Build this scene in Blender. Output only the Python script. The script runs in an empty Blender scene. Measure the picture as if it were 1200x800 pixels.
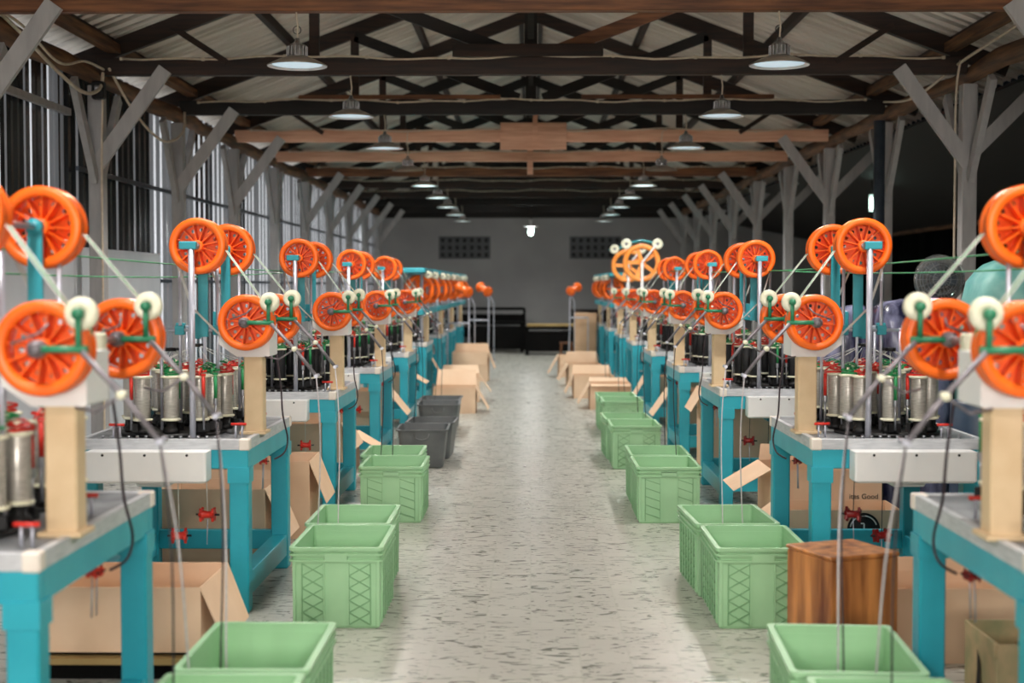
import bpy, bmesh, math, random
from mathutils import Vector, Matrix
random.seed(7)
PI = math.pi
SC = bpy.context.scene
COL = SC.collection

# ------------------------------------------------------------------ colours and materials
def lin(r, g, b):
    f = lambda c: (c/255/12.92) if c/255 <= .04045 else ((c/255+.055)/1.055)**2.4
    return (f(r), f(g), f(b), 1)

def base_mat(name, rgb, rough=.5, metal=0., spec=.5):
    m = bpy.data.materials.new(name); m.use_nodes = True
    b = m.node_tree.nodes['Principled BSDF']
    b.inputs['Base Color'].default_value = lin(*rgb)
    b.inputs['Roughness'].default_value = rough
    b.inputs['Metallic'].default_value = metal
    b.inputs['Specular IOR Level'].default_value = spec
    return m, m.node_tree, b

def noisy(name, rgb, rgb2, rough=.5, metal=0., scale=8., stretch=(1, 1, 1), detail=4., bump=0., spec=.5, lo=.35, hi=.65):
    """two tones mixed by object space noise"""
    m, nt, b = base_mat(name, rgb, rough, metal, spec)
    tc = nt.nodes.new('ShaderNodeTexCoord'); mp = nt.nodes.new('ShaderNodeMapping')
    mp.inputs['Scale'].default_value = stretch
    n = nt.nodes.new('ShaderNodeTexNoise'); n.inputs['Scale'].default_value = scale; n.inputs['Detail'].default_value = detail
    r = nt.nodes.new('ShaderNodeValToRGB')
    r.color_ramp.elements[0].position = lo; r.color_ramp.elements[1].position = hi
    r.color_ramp.elements[0].color = lin(*rgb); r.color_ramp.elements[1].color = lin(*rgb2)
    nt.links.new(tc.outputs['Object'], mp.inputs['Vector']); nt.links.new(mp.outputs['Vector'], n.inputs['Vector'])
    nt.links.new(n.outputs['Fac'], r.inputs['Fac']); nt.links.new(r.outputs['Color'], b.inputs['Base Color'])
    if bump:
        bp = nt.nodes.new('ShaderNodeBump'); bp.inputs['Strength'].default_value = bump; bp.inputs['Distance'].default_value = .01
        nt.links.new(n.outputs['Fac'], bp.inputs['Height']); nt.links.new(bp.outputs['Normal'], b.inputs['Normal'])
    return m

def emis(name, rgb, strength):
    m, nt, b = base_mat(name, rgb, .5)
    b.inputs['Emission Color'].default_value = lin(*rgb); b.inputs['Emission Strength'].default_value = strength
    return m

M = {}
M['teal'] = noisy('teal_paint', (34, 160, 180), (42, 170, 188), .36, scale=5)
M['tealdark'] = noisy('teal_clamp', (40, 150, 165), (60, 165, 178), .4, scale=9)
M['alu'] = noisy('aluminium_edge', (184, 187, 192), (204, 206, 210), .42, .1, scale=14, stretch=(1, 1, 6))
M['plate'] = noisy('grey_steel_plate', (105, 108, 112), (140, 143, 147), .45, .3, scale=9)
M['cornerw'] = noisy('ivory_corner', (226, 216, 205), (236, 228, 218), .5, scale=10)
M['white'] = noisy('white_enamel', (232, 234, 234), (242, 242, 240), .4, scale=4)
M['cream'] = noisy('cream_plastic', (226, 224, 196), (238, 236, 214), .45, scale=20)
M['beige'] = noisy('beige_paint', (214, 186, 146), (226, 200, 162), .5, scale=7)
M['orange'] = noisy('orange_plastic', (255, 104, 16), (255, 114, 26), .36, scale=6)
M['orangelite'] = noisy('pale_orange_plastic', (255, 148, 56), (255, 168, 84), .36, scale=6)
M['green'] = noisy('green_arm_paint', (36, 118, 84), (52, 136, 98), .4, scale=12)
M['steel'] = noisy('brushed_steel', (170, 172, 180), (190, 192, 198), .3, .85, scale=20)
M['pole'] = noisy('pale_aluminium_tube', (190, 192, 206), (206, 208, 220), .3, .45, scale=10)
M['rod'] = noisy('grey_rod', (112, 108, 114), (146, 140, 146), .4, .4, scale=25)
M['black'] = noisy('black_cast_iron', (14, 14, 15), (26, 26, 28), .5, .2, scale=30)
M['blackthread'] = noisy('black_yarn', (10, 11, 14), (24, 26, 32), .55, scale=40, stretch=(1, 1, 12))
M['silverthread'] = noisy('pale_grey_yarn', (168, 164, 156), (204, 200, 192), .3, .35, scale=30, stretch=(1, 1, 12))
M['redp'] = noisy('red_plastic', (200, 36, 26), (222, 56, 40), .4, scale=15)
M['darkred'] = noisy('dark_red_plastic', (120, 16, 18), (150, 24, 24), .4, scale=15)
M['orred'] = noisy('vermilion_plastic', (226, 70, 40), (236, 86, 54), .4, scale=15)
M['greenp'] = noisy('green_plastic', (24, 130, 72), (40, 150, 90), .4, scale=15)
M['strand'] = noisy('white_strand', (210, 212, 204), (224, 226, 220), .5, scale=30)
M['greenstrand'] = noisy('green_strand', (40, 140, 84), (70, 160, 110), .5, scale=30)
M['cord'] = noisy('dark_cord', (44, 40, 46), (66, 60, 66), .6, scale=60)
M['cordgrey'] = noisy('grey_cord', (196, 190, 194), (212, 206, 210), .6, scale=60)
M['hose'] = noisy('dark_hose', (52, 40, 48), (66, 52, 60), .4, scale=20)
M['crate'] = noisy('green_crate_plastic', (148, 194, 148), (158, 203, 158), .42, scale=3)
M['crateD'] = noisy('green_crate_rib', (112, 160, 114), (122, 170, 124), .5, scale=6)  # ribs darker than the body: groove dirt and shade put into the colour
M['greycrate'] = noisy('grey_crate_plastic', (82, 86, 88), (98, 102, 103), .5, scale=6)
M['card'] = noisy('cardboard', (226, 192, 160), (234, 202, 172), .75, scale=4, stretch=(1, 1, 1), spec=.2)
M['cardin'] = noisy('cardboard_inside', (212, 174, 140), (220, 184, 150), .8, scale=5, spec=.2)
M['cardworn'] = noisy('worn_cardboard', (196, 170, 132), (150, 150, 112), .8, scale=7, spec=.2)
M['ink'] = noisy('black_ink', (20, 20, 22), (30, 30, 32), .6, scale=20)
M['timber'] = noisy('brown_timber', (86, 50, 27), (138, 88, 52), .6, scale=5, stretch=(.5, 6, 6), bump=.2)
M['timberdark'] = noisy('dark_timber', (26, 17, 12), (54, 32, 20), .65, scale=5, stretch=(.5, 6, 6), bump=.2)
M['timberblack'] = noisy('blackened_timber', (14, 11, 9), (28, 20, 15), .7, scale=5, stretch=(.5, 6, 6))
M['timberpink'] = noisy('reddish_timber', (212, 158, 130), (232, 184, 154), .6, scale=5, stretch=(.5, 6, 6))  # pinkish wood, base lightened further to show lamp light falling on it
M['timbery'] = noisy('rough_brown_timber', (70, 46, 28), (128, 88, 54), .7, scale=4, stretch=(6, .5, 6), bump=.3)
M['greypaint'] = noisy('grey_painted_timber', (160, 158, 158), (176, 174, 173), .55, scale=5, stretch=(3, 3, .6))
M['pipe'] = noisy('dark_blue_pipe', (44, 54, 66), (58, 68, 80), .4, scale=8)
M['wallwhite'] = noisy('off_white_plaster', (186, 190, 196), (200, 203, 208), .7, scale=1.5)
M['wallgrey'] = noisy('grey_plaster', (150, 149, 149), (164, 163, 162), .8, scale=.8)
M['ventdark'] = noisy('vent_block', (88, 90, 92), (104, 106, 108), .8, scale=20)
M['ventblack'] = noisy('vent_void', (10, 11, 12), (14, 15, 16), .9, scale=5)
M['tarp'] = noisy('black_tarpaulin', (3, 5, 5), (7, 10, 9), .9, scale=1.2, stretch=(1, 4, .4), spec=.05)
M['cable'] = noisy('ivory_cable', (196, 180, 158), (214, 200, 180), .5, scale=20)
M['lampmetal'] = noisy('lamp_housing_metal', (150, 150, 152), (176, 176, 178), .25, .8, scale=15)
M['lampshade'] = noisy('lamp_shade_outside', (150, 140, 128), (170, 160, 148), .35, .5, scale=4)
M['lampin'] = noisy('lamp_shade_inside', (226, 232, 236), (236, 240, 242), .4, scale=4)
M['diff'] = emis('lamp_diffuser', (200, 222, 235), .55)
M['diffbright'] = emis('bright_lamp_diffuser', (225, 245, 245), 2.6)
M['bulb'] = emis('bulb_glow', (225, 255, 245), 8)
M['tube'] = emis('tube_glow', (215, 255, 240), 8)
M['woodblock'] = noisy('orange_brown_wood', (104, 48, 22), (212, 142, 80), .35, scale=3.5, stretch=(5, 5, .6), bump=.1, lo=.3, hi=.7)
M['darkwood'] = noisy('almost_black_wood', (6, 6, 6), (11, 10, 9), .7, scale=4, spec=.1)
M['yellowboard'] = noisy('yellow_board', (150, 124, 74), (166, 140, 88), .7, scale=3)
M['sackteal'] = noisy('teal_sack', (84, 160, 156), (136, 190, 182), .5, scale=5, bump=1.0)
M['sackblue'] = noisy('blue_wrap', (26, 28, 54), (136, 138, 170), .25, scale=7, stretch=(1.5, 1.5, .35), bump=1.0, lo=.42, hi=.7)
M['bluejug'] = noisy('blue_plastic', (90, 150, 175), (120, 176, 196), .3, scale=6)
M['yellow'] = noisy('yellow_plastic', (230, 200, 40), (240, 214, 60), .4, scale=6)
M['navyteal'] = noisy('dark_teal_paint', (16, 74, 84), (24, 88, 98), .4, scale=6)
M['navy'] = noisy('navy_plastic', (44, 62, 84), (56, 76, 98), .4, scale=6)

def wheelweb():
    return M['orange']

# clear film
m, nt, b = base_mat('clear_film', (230, 235, 235), .12); b.inputs['Transmission Weight'].default_value = .9; b.inputs['IOR'].default_value = 1.1; M['film'] = m

# floor: 20 cm terrazzo-like cement tiles, one random tone each, streaky marbling, pale joints
def floor_mat():
    m, nt, b = base_mat('cement_tiles', (180, 180, 172), .34)
    N = nt.nodes.new; L = nt.links.new
    tc = N('ShaderNodeTexCoord'); sx = N('ShaderNodeSeparateXYZ'); L(tc.outputs['Object'], sx.inputs[0])
    def math_(op, a, b_=None, c=None):
        n = N('ShaderNodeMath'); n.operation = op
        for i, v in enumerate((a, b_, c)):
            if v is None: continue
            if hasattr(v, 'type'): L(v, n.inputs[i])
            else: n.inputs[i].default_value = v
        return n.outputs[0]
    u = math_('DIVIDE', sx.outputs['X'], .2); v = math_('DIVIDE', sx.outputs['Y'], .2)
    fu = math_('FRACT', u); fv = math_('FRACT', v)
    cu = math_('FLOOR', u); cv = math_('FLOOR', v)
    eu = math_('ABSOLUTE', math_('SUBTRACT', fu, .5)); ev = math_('ABSOLUTE', math_('SUBTRACT', fv, .5))
    e = math_('MAXIMUM', eu, ev)
    joint = math_('GREATER_THAN', e, .476)
    cmb = N('ShaderNodeCombineXYZ'); L(cu, cmb.inputs[0]); L(cv, cmb.inputs[1])
    wn = N('ShaderNodeTexWhiteNoise'); wn.noise_dimensions = '3D'; L(cmb.outputs[0], wn.inputs['Vector'])
    # streaks: noise offset per tile
    off = N('ShaderNodeVectorMath'); off.operation = 'SCALE'; L(wn.outputs['Color'], off.inputs[0]); off.inputs['Scale'].default_value = 6
    add = N('ShaderNodeVectorMath'); add.operation = 'ADD'; L(tc.outputs['Object'], add.inputs[0]); L(off.outputs[0], add.inputs[1])
    mp = N('ShaderNodeMapping'); mp.inputs['Scale'].default_value = (3.2, 8, 5); L(add.outputs[0], mp.inputs['Vector'])
    n1 = N('ShaderNodeTexNoise'); n1.inputs['Scale'].default_value = 1.6; n1.inputs['Detail'].default_value = 6; n1.inputs['Distortion'].default_value = 3.0; L(mp.outputs[0], n1.inputs['Vector'])
    r1 = N('ShaderNodeValToRGB'); L(n1.outputs['Fac'], r1.inputs['Fac'])
    cr = r1.color_ramp; cr.elements[0].position = .33; cr.elements[0].color = lin(112, 114, 106); cr.elements[1].position = .47; cr.elements[1].color = lin(188, 186, 177)
    n2 = N('ShaderNodeTexNoise'); n2.inputs['Scale'].default_value = .9; n2.inputs['Detail'].default_value = 3; L(tc.outputs['Object'], n2.inputs['Vector'])
    tone = math_('ADD', math_('MULTIPLY', wn.outputs['Value'], .12), math_('MULTIPLY', n2.outputs['Fac'], .25))
    tone = math_('ADD', tone, .70)
    mul = N('ShaderNodeVectorMath'); mul.operation = 'SCALE'; L(r1.outputs['Color'], mul.inputs[0]); L(tone, mul.inputs['Scale'])
    mix = N('ShaderNodeMix'); mix.data_type = 'RGBA'; L(joint, mix.inputs[0]); L(mul.outputs[0], mix.inputs[6]); mix.inputs[7].default_value = lin(168, 168, 158)
    L(mix.outputs[2], b.inputs['Base Color'])
    rr = math_('ADD', math_('MULTIPLY', n1.outputs['Fac'], .30), .15)
    L(rr, b.inputs['Roughness'])
    bp = N('ShaderNodeBump'); bp.inputs['Strength'].default_value = .12; bp.inputs['Distance'].default_value = .003
    h = math_('SUBTRACT', n1.outputs['Fac'], math_('MULTIPLY', joint, .5)); L(h, bp.inputs['Height']); L(bp.outputs['Normal'], b.inputs['Normal'])
    return m
M['floor'] = floor_mat()

# roof sheets: ribs running down the slope (along x), cleaner and dirtier sheets
def roof_mat():
    m, nt, b = base_mat('roof_sheet', (150, 150, 148), .5, .0)
    N = nt.nodes.new; L = nt.links.new
    tc = N('ShaderNodeTexCoord')
    mp = N('ShaderNodeMapping'); mp.inputs['Scale'].default_value = (.25, .9, .3); L(tc.outputs['Object'], mp.inputs['Vector'])
    n = N('ShaderNodeTexNoise'); n.inputs['Scale'].default_value = 1.3; n.inputs['Detail'].default_value = 5; L(mp.outputs[0], n.inputs['Vector'])
    r = N('ShaderNodeValToRGB'); L(n.outputs['Fac'], r.inputs['Fac'])
    r.color_ramp.elements[0].position = .3; r.color_ramp.elements[0].color = lin(202, 194, 184)
    r.color_ramp.elements[1].position = .7; r.color_ramp.elements[1].color = lin(230, 223, 213)
    L(r.outputs['Color'], b.inputs['Base Color'])
    return m
M['roof'] = roof_mat()
M['sheetmetal'] = noisy('corrugated_metal', (120, 124, 130), (168, 172, 178), .22, .9, scale=2, stretch=(1, 3, .4))
M['sheetdark'] = noisy('corrugated_dark_sheet', (56, 60, 62), (86, 90, 92), .25, .5, scale=2, stretch=(1, 5, .4))
M['sheetwhite'] = noisy('corrugated_pale_sheet', (200, 204, 210), (224, 226, 230), .2, 0, scale=2, stretch=(1, 5, .4))
def translucent(m, f):
    nt = m.node_tree; b = nt.nodes['Principled BSDF']; o = nt.nodes['Material Output']
    t = nt.nodes.new('ShaderNodeBsdfTranslucent'); t.inputs['Color'].default_value = lin(235, 236, 238)
    x = nt.nodes.new('ShaderNodeMixShader'); x.inputs[0].default_value = f
    nt.links.new(b.outputs[0], x.inputs[1]); nt.links.new(t.outputs[0], x.inputs[2]); nt.links.new(x.outputs[0], o.inputs['Surface'])
translucent(M['sheetwhite'], .5)
M['sheetsmoke'] = noisy('corrugated_smoky_sheet', (84, 88, 92), (128, 130, 134), .2, .3, scale=2, stretch=(1, 5, .4)); translucent(M['sheetsmoke'], .09)

# ------------------------------------------------------------------ mesh builder
class MB:
    def __init__(s, sx=1, off=(0, 0, 0)):
        s.bm = bmesh.new(); s.mats = []; s.sx = sx; s.off = Vector(off); s.smooth = set()
    def mi(s, m):
        if m not in s.mats: s.mats.append(m)
        return s.mats.index(m)
    def P(s, p):
        return Vector((s.sx*p[0], p[1], p[2]))
    def _setm(s, faces, m, smooth=False):
        i = s.mi(m)
        for f in faces: f.material_index = i; f.smooth = smooth
    def box(s, x0, x1, y0, y1, z0, z1, m, bev=0., rot=0., taper=0.):
        cx, cy, cz = (x0+x1)/2, (y0+y1)/2, (z0+z1)/2
        vs = []
        for dz in (-1, 1):
            for dx, dy in ((-1, -1), (1, -1), (1, 1), (-1, 1)):
                k = 1 - (taper if dz < 0 else 0)
                px, py = dx*(x1-x0)/2*k, dy*(y1-y0)/2*k
                if rot: px, py = px*math.cos(rot)-py*math.sin(rot), px*math.sin(rot)+py*math.cos(rot)
                vs.append(s.bm.verts.new(s.P((cx+px, cy+py, cz+dz*(z1-z0)/2))))
        q = [(0, 3, 2, 1), (4, 5, 6, 7), (0, 1, 5, 4), (1, 2, 6, 5), (2, 3, 7, 6), (3, 0, 4, 7)]
        fs = [s.bm.faces.new([vs[i] for i in f]) for f in q]
        s._setm(fs, m)
        if bev:
            es = list({e for f in fs for e in f.edges})
            r = bmesh.ops.bevel(s.bm, geom=es, offset=bev, segments=1, affect='EDGES', material=s.mi(m))
        return s
    def bar(s, a, b, w, h, m, up=(0, 0, 1)):
        """rectangular bar from a to b, w across, h along up"""
        a, b = Vector(a), Vector(b); d = (b-a).normalized(); up = Vector(up)
        side = d.cross(up)
        if side.length < 1e-4: side = d.cross(Vector((1, 0, 0)))
        side.normalize(); u = side.cross(d).normalized()
        vs = []
        for p in (a, b):
            for i, j in ((-1, -1), (1, -1), (1, 1), (-1, 1)):
                vs.append(s.bm.verts.new(s.P(p+side*w/2*i+u*h/2*j)))
        q = [(0, 3, 2, 1), (4, 5, 6, 7), (0, 1, 5, 4), (1, 2, 6, 5), (2, 3, 7, 6), (3, 0, 4, 7)]
        s._setm([s.bm.faces.new([vs[i] for i in f]) for f in q], m)
        return s
    def tube(s, pts, r, m, seg=8, caps=True):
        pts = [Vector(p) for p in pts]; rings = []
        n = len(pts)
        ref = None
        for i, p in enumerate(pts):
            d = (pts[min(i+1, n-1)]-pts[max(i-1, 0)]).normalized()
            if ref is None:
                ref = d.cross(Vector((0, 0, 1)))
                if ref.length < 1e-3: ref = d.cross(Vector((0, 1, 0)))
            ref = (ref - d*ref.dot(d)).normalized(); w = d.cross(ref)
            rr = r[i] if isinstance(r, (list, tuple)) else r
            rings.append([s.bm.verts.new(s.P(p+(ref*math.cos(2*PI*k/seg)+w*math.sin(2*PI*k/seg))*rr)) for k in range(seg)])
        fs = []
        for a, b in zip(rings, rings[1:]):
            for k in range(seg): fs.append(s.bm.faces.new((a[k], a[(k+1) % seg], b[(k+1) % seg], b[k])))
        s._setm(fs, m, seg > 4)
        if caps: s._setm([s.bm.faces.new(rings[0]), s.bm.faces.new(rings[-1])], m)
        return s
    def lathe(s, prof, c, m, axis='z', seg=24, close=False, smooth=True):
        """prof: (radius, height) pairs, heights along axis"""
        c = Vector(c); rings = []
        for r, h in prof:
            ring = []
            for k in range(seg):
                a = 2*PI*k/seg; x, y = r*math.cos(a), r*math.sin(a)
                v = {'z': (x, y, h), 'y': (x, h, y), 'x': (h, x, y)}[axis]
                ring.append(s.bm.verts.new(s.P(c+Vector(v))) if r > 1e-6 or k == 0 else ring[0])
            rings.append(ring)
        if close: rings.append(rings[0])
        fs = []
        for a, b in zip(rings, rings[1:]):
            for k in range(seg):
                q = [a[k], a[(k+1) % seg], b[(k+1) % seg], b[k]]
                u = []
                for v in q:
                    if v not in u: u.append(v)
                if len(u) >= 3:
                    try: fs.append(s.bm.faces.new(u))
                    except ValueError: pass
        s._setm(fs, m, smooth)
        return s
    def loft_rect(s, prof, m, rad=.03, n=3, cap=True, cx=0, cy=0):
        """prof: (half width x, half depth y, z); rounded rectangle rings"""
        rings = []
        for hx, hy, z in prof:
            ring = []
            r = min(rad, hx*.9, hy*.9)
            for qx, qy, a0 in ((1, 1, 0), (-1, 1, PI/2), (-1, -1, PI), (1, -1, 1.5*PI)):
                for i in range(n+1):
                    a = a0+i*PI/2/n
                    ring.append(s.bm.verts.new(s.P((cx+qx*(hx-r)+r*math.cos(a), cy+qy*(hy-r)+r*math.sin(a), z))))
            rings.append(ring)
        L = len(rings[0]); fs = []
        for a, b in zip(rings, rings[1:]):
            for k in range(L): fs.append(s.bm.faces.new((a[k], a[(k+1) % L], b[(k+1) % L], b[k])))
        if cap: fs += [s.bm.faces.new(rings[0]), s.bm.faces.new(rings[-1])]
        s._setm(fs, m)
        return s
    def mesh(s, name):
        if s.sx < 0 or True: bmesh.ops.recalc_face_normals(s.bm, faces=s.bm.faces)
        me = bpy.data.meshes.new(name); s.bm.to_mesh(me); s.bm.free()
        for m in s.mats: me.materials.append(m)
        return me
    def build(s, name, parent=None, loc=(0, 0, 0), rz=0.):
        return link(name, s.mesh(name), parent, loc, rz)

def link(name, me, parent=None, loc=(0, 0, 0), rz=0.):
    o = bpy.data.objects.new(name, me); COL.objects.link(o)
    o.location = loc; o.rotation_euler = (0, 0, rz); o.parent = parent
    return o

def tag(o, label, cat, group=None):
    o['label'] = label; o['category'] = cat
    if group: o['group'] = group
    return o

def thing(name, label, cat, loc=(0, 0, 0), rz=0., group=None):
    o = link(name, None, None, loc, rz); o.empty_display_size = .1
    return tag(o, label, cat, group)

def struct(o):
    o['kind'] = 'structure'; return o

def copy_tree(o, parent=None, swap=None):
    c = o.copy(); COL.objects.link(c)
    if parent is not None: c.parent = parent
    if swap and c.data and c.data.name in swap: c.data = swap[c.data.name]
    for ch in list(o.children): copy_tree(ch, c, swap)
    return c

# ------------------------------------------------------------------ setting
ROW = 2.66; Y0 = 8.90                      # truss spacing and the first truss in view
TY = [Y0+ROW*k for k in range(-1, 10)]     # one of them is above the frame
YB = 34.2                                   # back wall
EA = 3.75; ZE = 3.27; SL = .377             # eave x, eave z, roof slope
zr = lambda x: ZE+(EA-abs(x))*SL

m_ = MB(); m_.box(-4.2, 8.2, -6, YB+.3, -.1, 0, M['floor']); struct(m_.build('floor'))

# roof: ribbed sheets on both slopes, real ribs down the slope
def roof_side(sgn):
    mb = MB(); p = .38; y = -6.; prev = None; i = mb.mi(M['roof'])
    ys = []
    while y < YB+.4:
        ys += [(y, 0), (y+.165, 0), (y+.175, -.03), (y+.185, 0), (y+.34, 0), (y+.348, -.022), (y+.372, -.022)]; y += p
    x1 = EA+.45 if sgn < 0 else EA+.45
    for (yy, h) in ys:
        a = mb.bm.verts.new((0, yy, zr(0)+.21+h)); b = mb.bm.verts.new((sgn*x1, yy, ZE-(x1-EA)*SL+.21+h))
        if prev:
            f = mb.bm.faces.new((prev[0], a, b, prev[1])); f.material_index = i
        prev = (a, b)
    return mb
o = roof_side(-1).build('ceiling'); struct(o)
o = roof_side(1).build('ceiling'); struct(o)
# lean-to roof on the right
mb = MB(); 
mb.bar((EA+.2, 14, 3.16), (8.0, 14, 2.35), 41, .03, M['timberblack'], up=(0, 0, 1)); struct(mb.build('ceiling'))

# left masonry wall, then corrugated sheets above / beyond it
mb = MB(); mb.box(-3.95, -3.68, -6, 14.1, 0, 1.82, M['wallwhite'], bev=.01); struct(mb.build('wall_left'))
mb = MB(); mb.box(-3.95, -3.72, 14.1, YB, 0, .5, M['wallwhite'], bev=.01); struct(mb.build('wall_left'))
def sheet(y0, y1, z0, z1, mats, period=.19, ribs=None):
    mb = MB(); prev = None; y = y0; k = 0
    prof = ((0, 0), (.35, 0), (.5, .03), (.85, .03))
    while y < y1:
        for t, h in prof:
            yy = min(y+t*period, y1)
            a = mb.bm.verts.new((-3.80+h, yy, z0)); b = mb.bm.verts.new((-3.80+h, yy, z1))
            if prev:
                f = mb.bm.faces.new((prev[0], a, b, prev[1])); f.material_index = mb.mi(ribs[k % len(ribs)] if ribs and t == .85 else mats[(k//4) % len(mats)])
            prev = (a, b)
        y += period; k += 1
    return mb
SM, SD, SW = M['sheetmetal'], M['sheetdark'], M['sheetwhite']
SK = M['sheetsmoke']
struct(sheet(-6, 11.5, 1.80, 3.40, [SK, SD, SM], .13, [SW, SD, SK, SW, SK, SD, SD, SK]).build('wall_left_sheeting'))  # white ribs here are painted-in streaks of lamp reflection
struct(sheet(11.5, 14.1, 1.80, 3.40, [SD], .19, [SD, SK, SD, SD, SK, SD]).build('wall_left_sheeting'))
struct(sheet(14.1, YB, .45, 3.40, [SK, SK, SM, SK, SD], .24, [SW, SW, SK, SW, SW, SW, SK, SW]).build('wall_left_sheeting'))
# girts
for (y0, y1, z, m, r) in ((-6, 11.4, 2.89, 'greypaint', .03), (11.6, 33.8, 2.46, 'pipe', .02), (14.2, 33.8, 1.55, 'pipe', .02)):
    mb = MB(); mb.bar((-3.70, y0, z), (-3.70, y1, z), r*1.4, r*1.8, M[m]); struct(mb.build('trim_1'))

# back wall with gable
mb = MB(); mb.box(-4.0, 8.0, YB, YB+.2, 0, 3.13, M['wallgrey']); struct(mb.build('wall_back'))
mb = MB(); i = mb.mi(M['timberblack'])
vs = [mb.bm.verts.new(p) for p in ((-4.2, YB+.05, 3.1), (4.2, YB+.05, 3.1), (4.2, YB+.05, 3.4), (0, YB+.05, 4.95), (-4.2, YB+.05, 3.4))]
mb.bm.faces.new(vs).material_index = i; 
vs = [mb.bm.verts.new(p) for p in ((-4.2, YB+.15, 3.1), (4.2, YB+.15, 3.1), (4.2, YB+.15, 3.4), (0, YB+.15, 4.95), (-4.2, YB+.15, 3.4))]
mb.bm.faces.new(vs).material_index = i; struct(mb.build('wall_back_gable'))
# right outer wall: tarpaulin hung in folds
mb = MB(); i = mb.mi(M['tarp']); prev = None; y = -6.
while y < YB:
    a = mb.bm.verts.new((7.2+.05*math.sin(y*5)+.03*math.sin(y*13), y, 0)); b = mb.bm.verts.new((7.2+.04*math.sin(y*5+.4), y, 2.75))
    if prev:
        f = mb.bm.faces.new((prev[0], a, b, prev[1])); f.material_index = i; f.smooth = True
    prev = (a, b); y += .12
struct(mb.build('wall_right'))
mb = MB(); mb.bar((7.05, -6, 2.5), (7.05, YB, 2.5), .08, .06, M['timbery']); struct(mb.build('trim_2'))
# unseen front wall with a wide opening; an added fill light stands inside it
mb = MB(); mb.box(-4.2, -2.6, -6.2, -6, 0, 3.4, M['wallwhite']); mb.box(2.6, 8.2, -6.2, -6, 0, 3.4, M['wallwhite'])
mb.box(-2.6, 2.6, -6.2, -6, 3.0, 3.4, M['wallwhite']); struct(mb.build('wall_front'))

# ventilation panels in the back wall
for cx, where in ((-1.59, 'left'), (1.55, 'right')):
    t = struct(link('window_1' if cx < 0 else 'window_2', None, None, (cx, YB, 2.42)))
    mb = MB(); mb.box(-.62, .62, -.012, .02, -.27, .27, M['ventdark']); mb.build('vent_backing', t)
    k = 0
    for r in range(3):
        for c in range(7):
            mb = MB(); x, z = -.525+c*.175, -.175+r*.175
            mb.lathe([(.045, -.03), (.045, -.012)], (x, 0, z), M['ventblack'], 'y', 14)
            mb.lathe([(.0, -.016), (.05, -.016)], (x, 0, z), M['ventblack'], 'y', 14)
            mb.lathe([(.050, -.014), (.050, -.035), (.072, -.035), (.072, -.014)], (x, 0, z), M['ventdark'], 'y', 14)
            mb.bar((x-.05, -.022, z), (x+.05, -.022, z), .012, .012, M['ventdark'])
            mb.build('vent_block', t)

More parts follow.
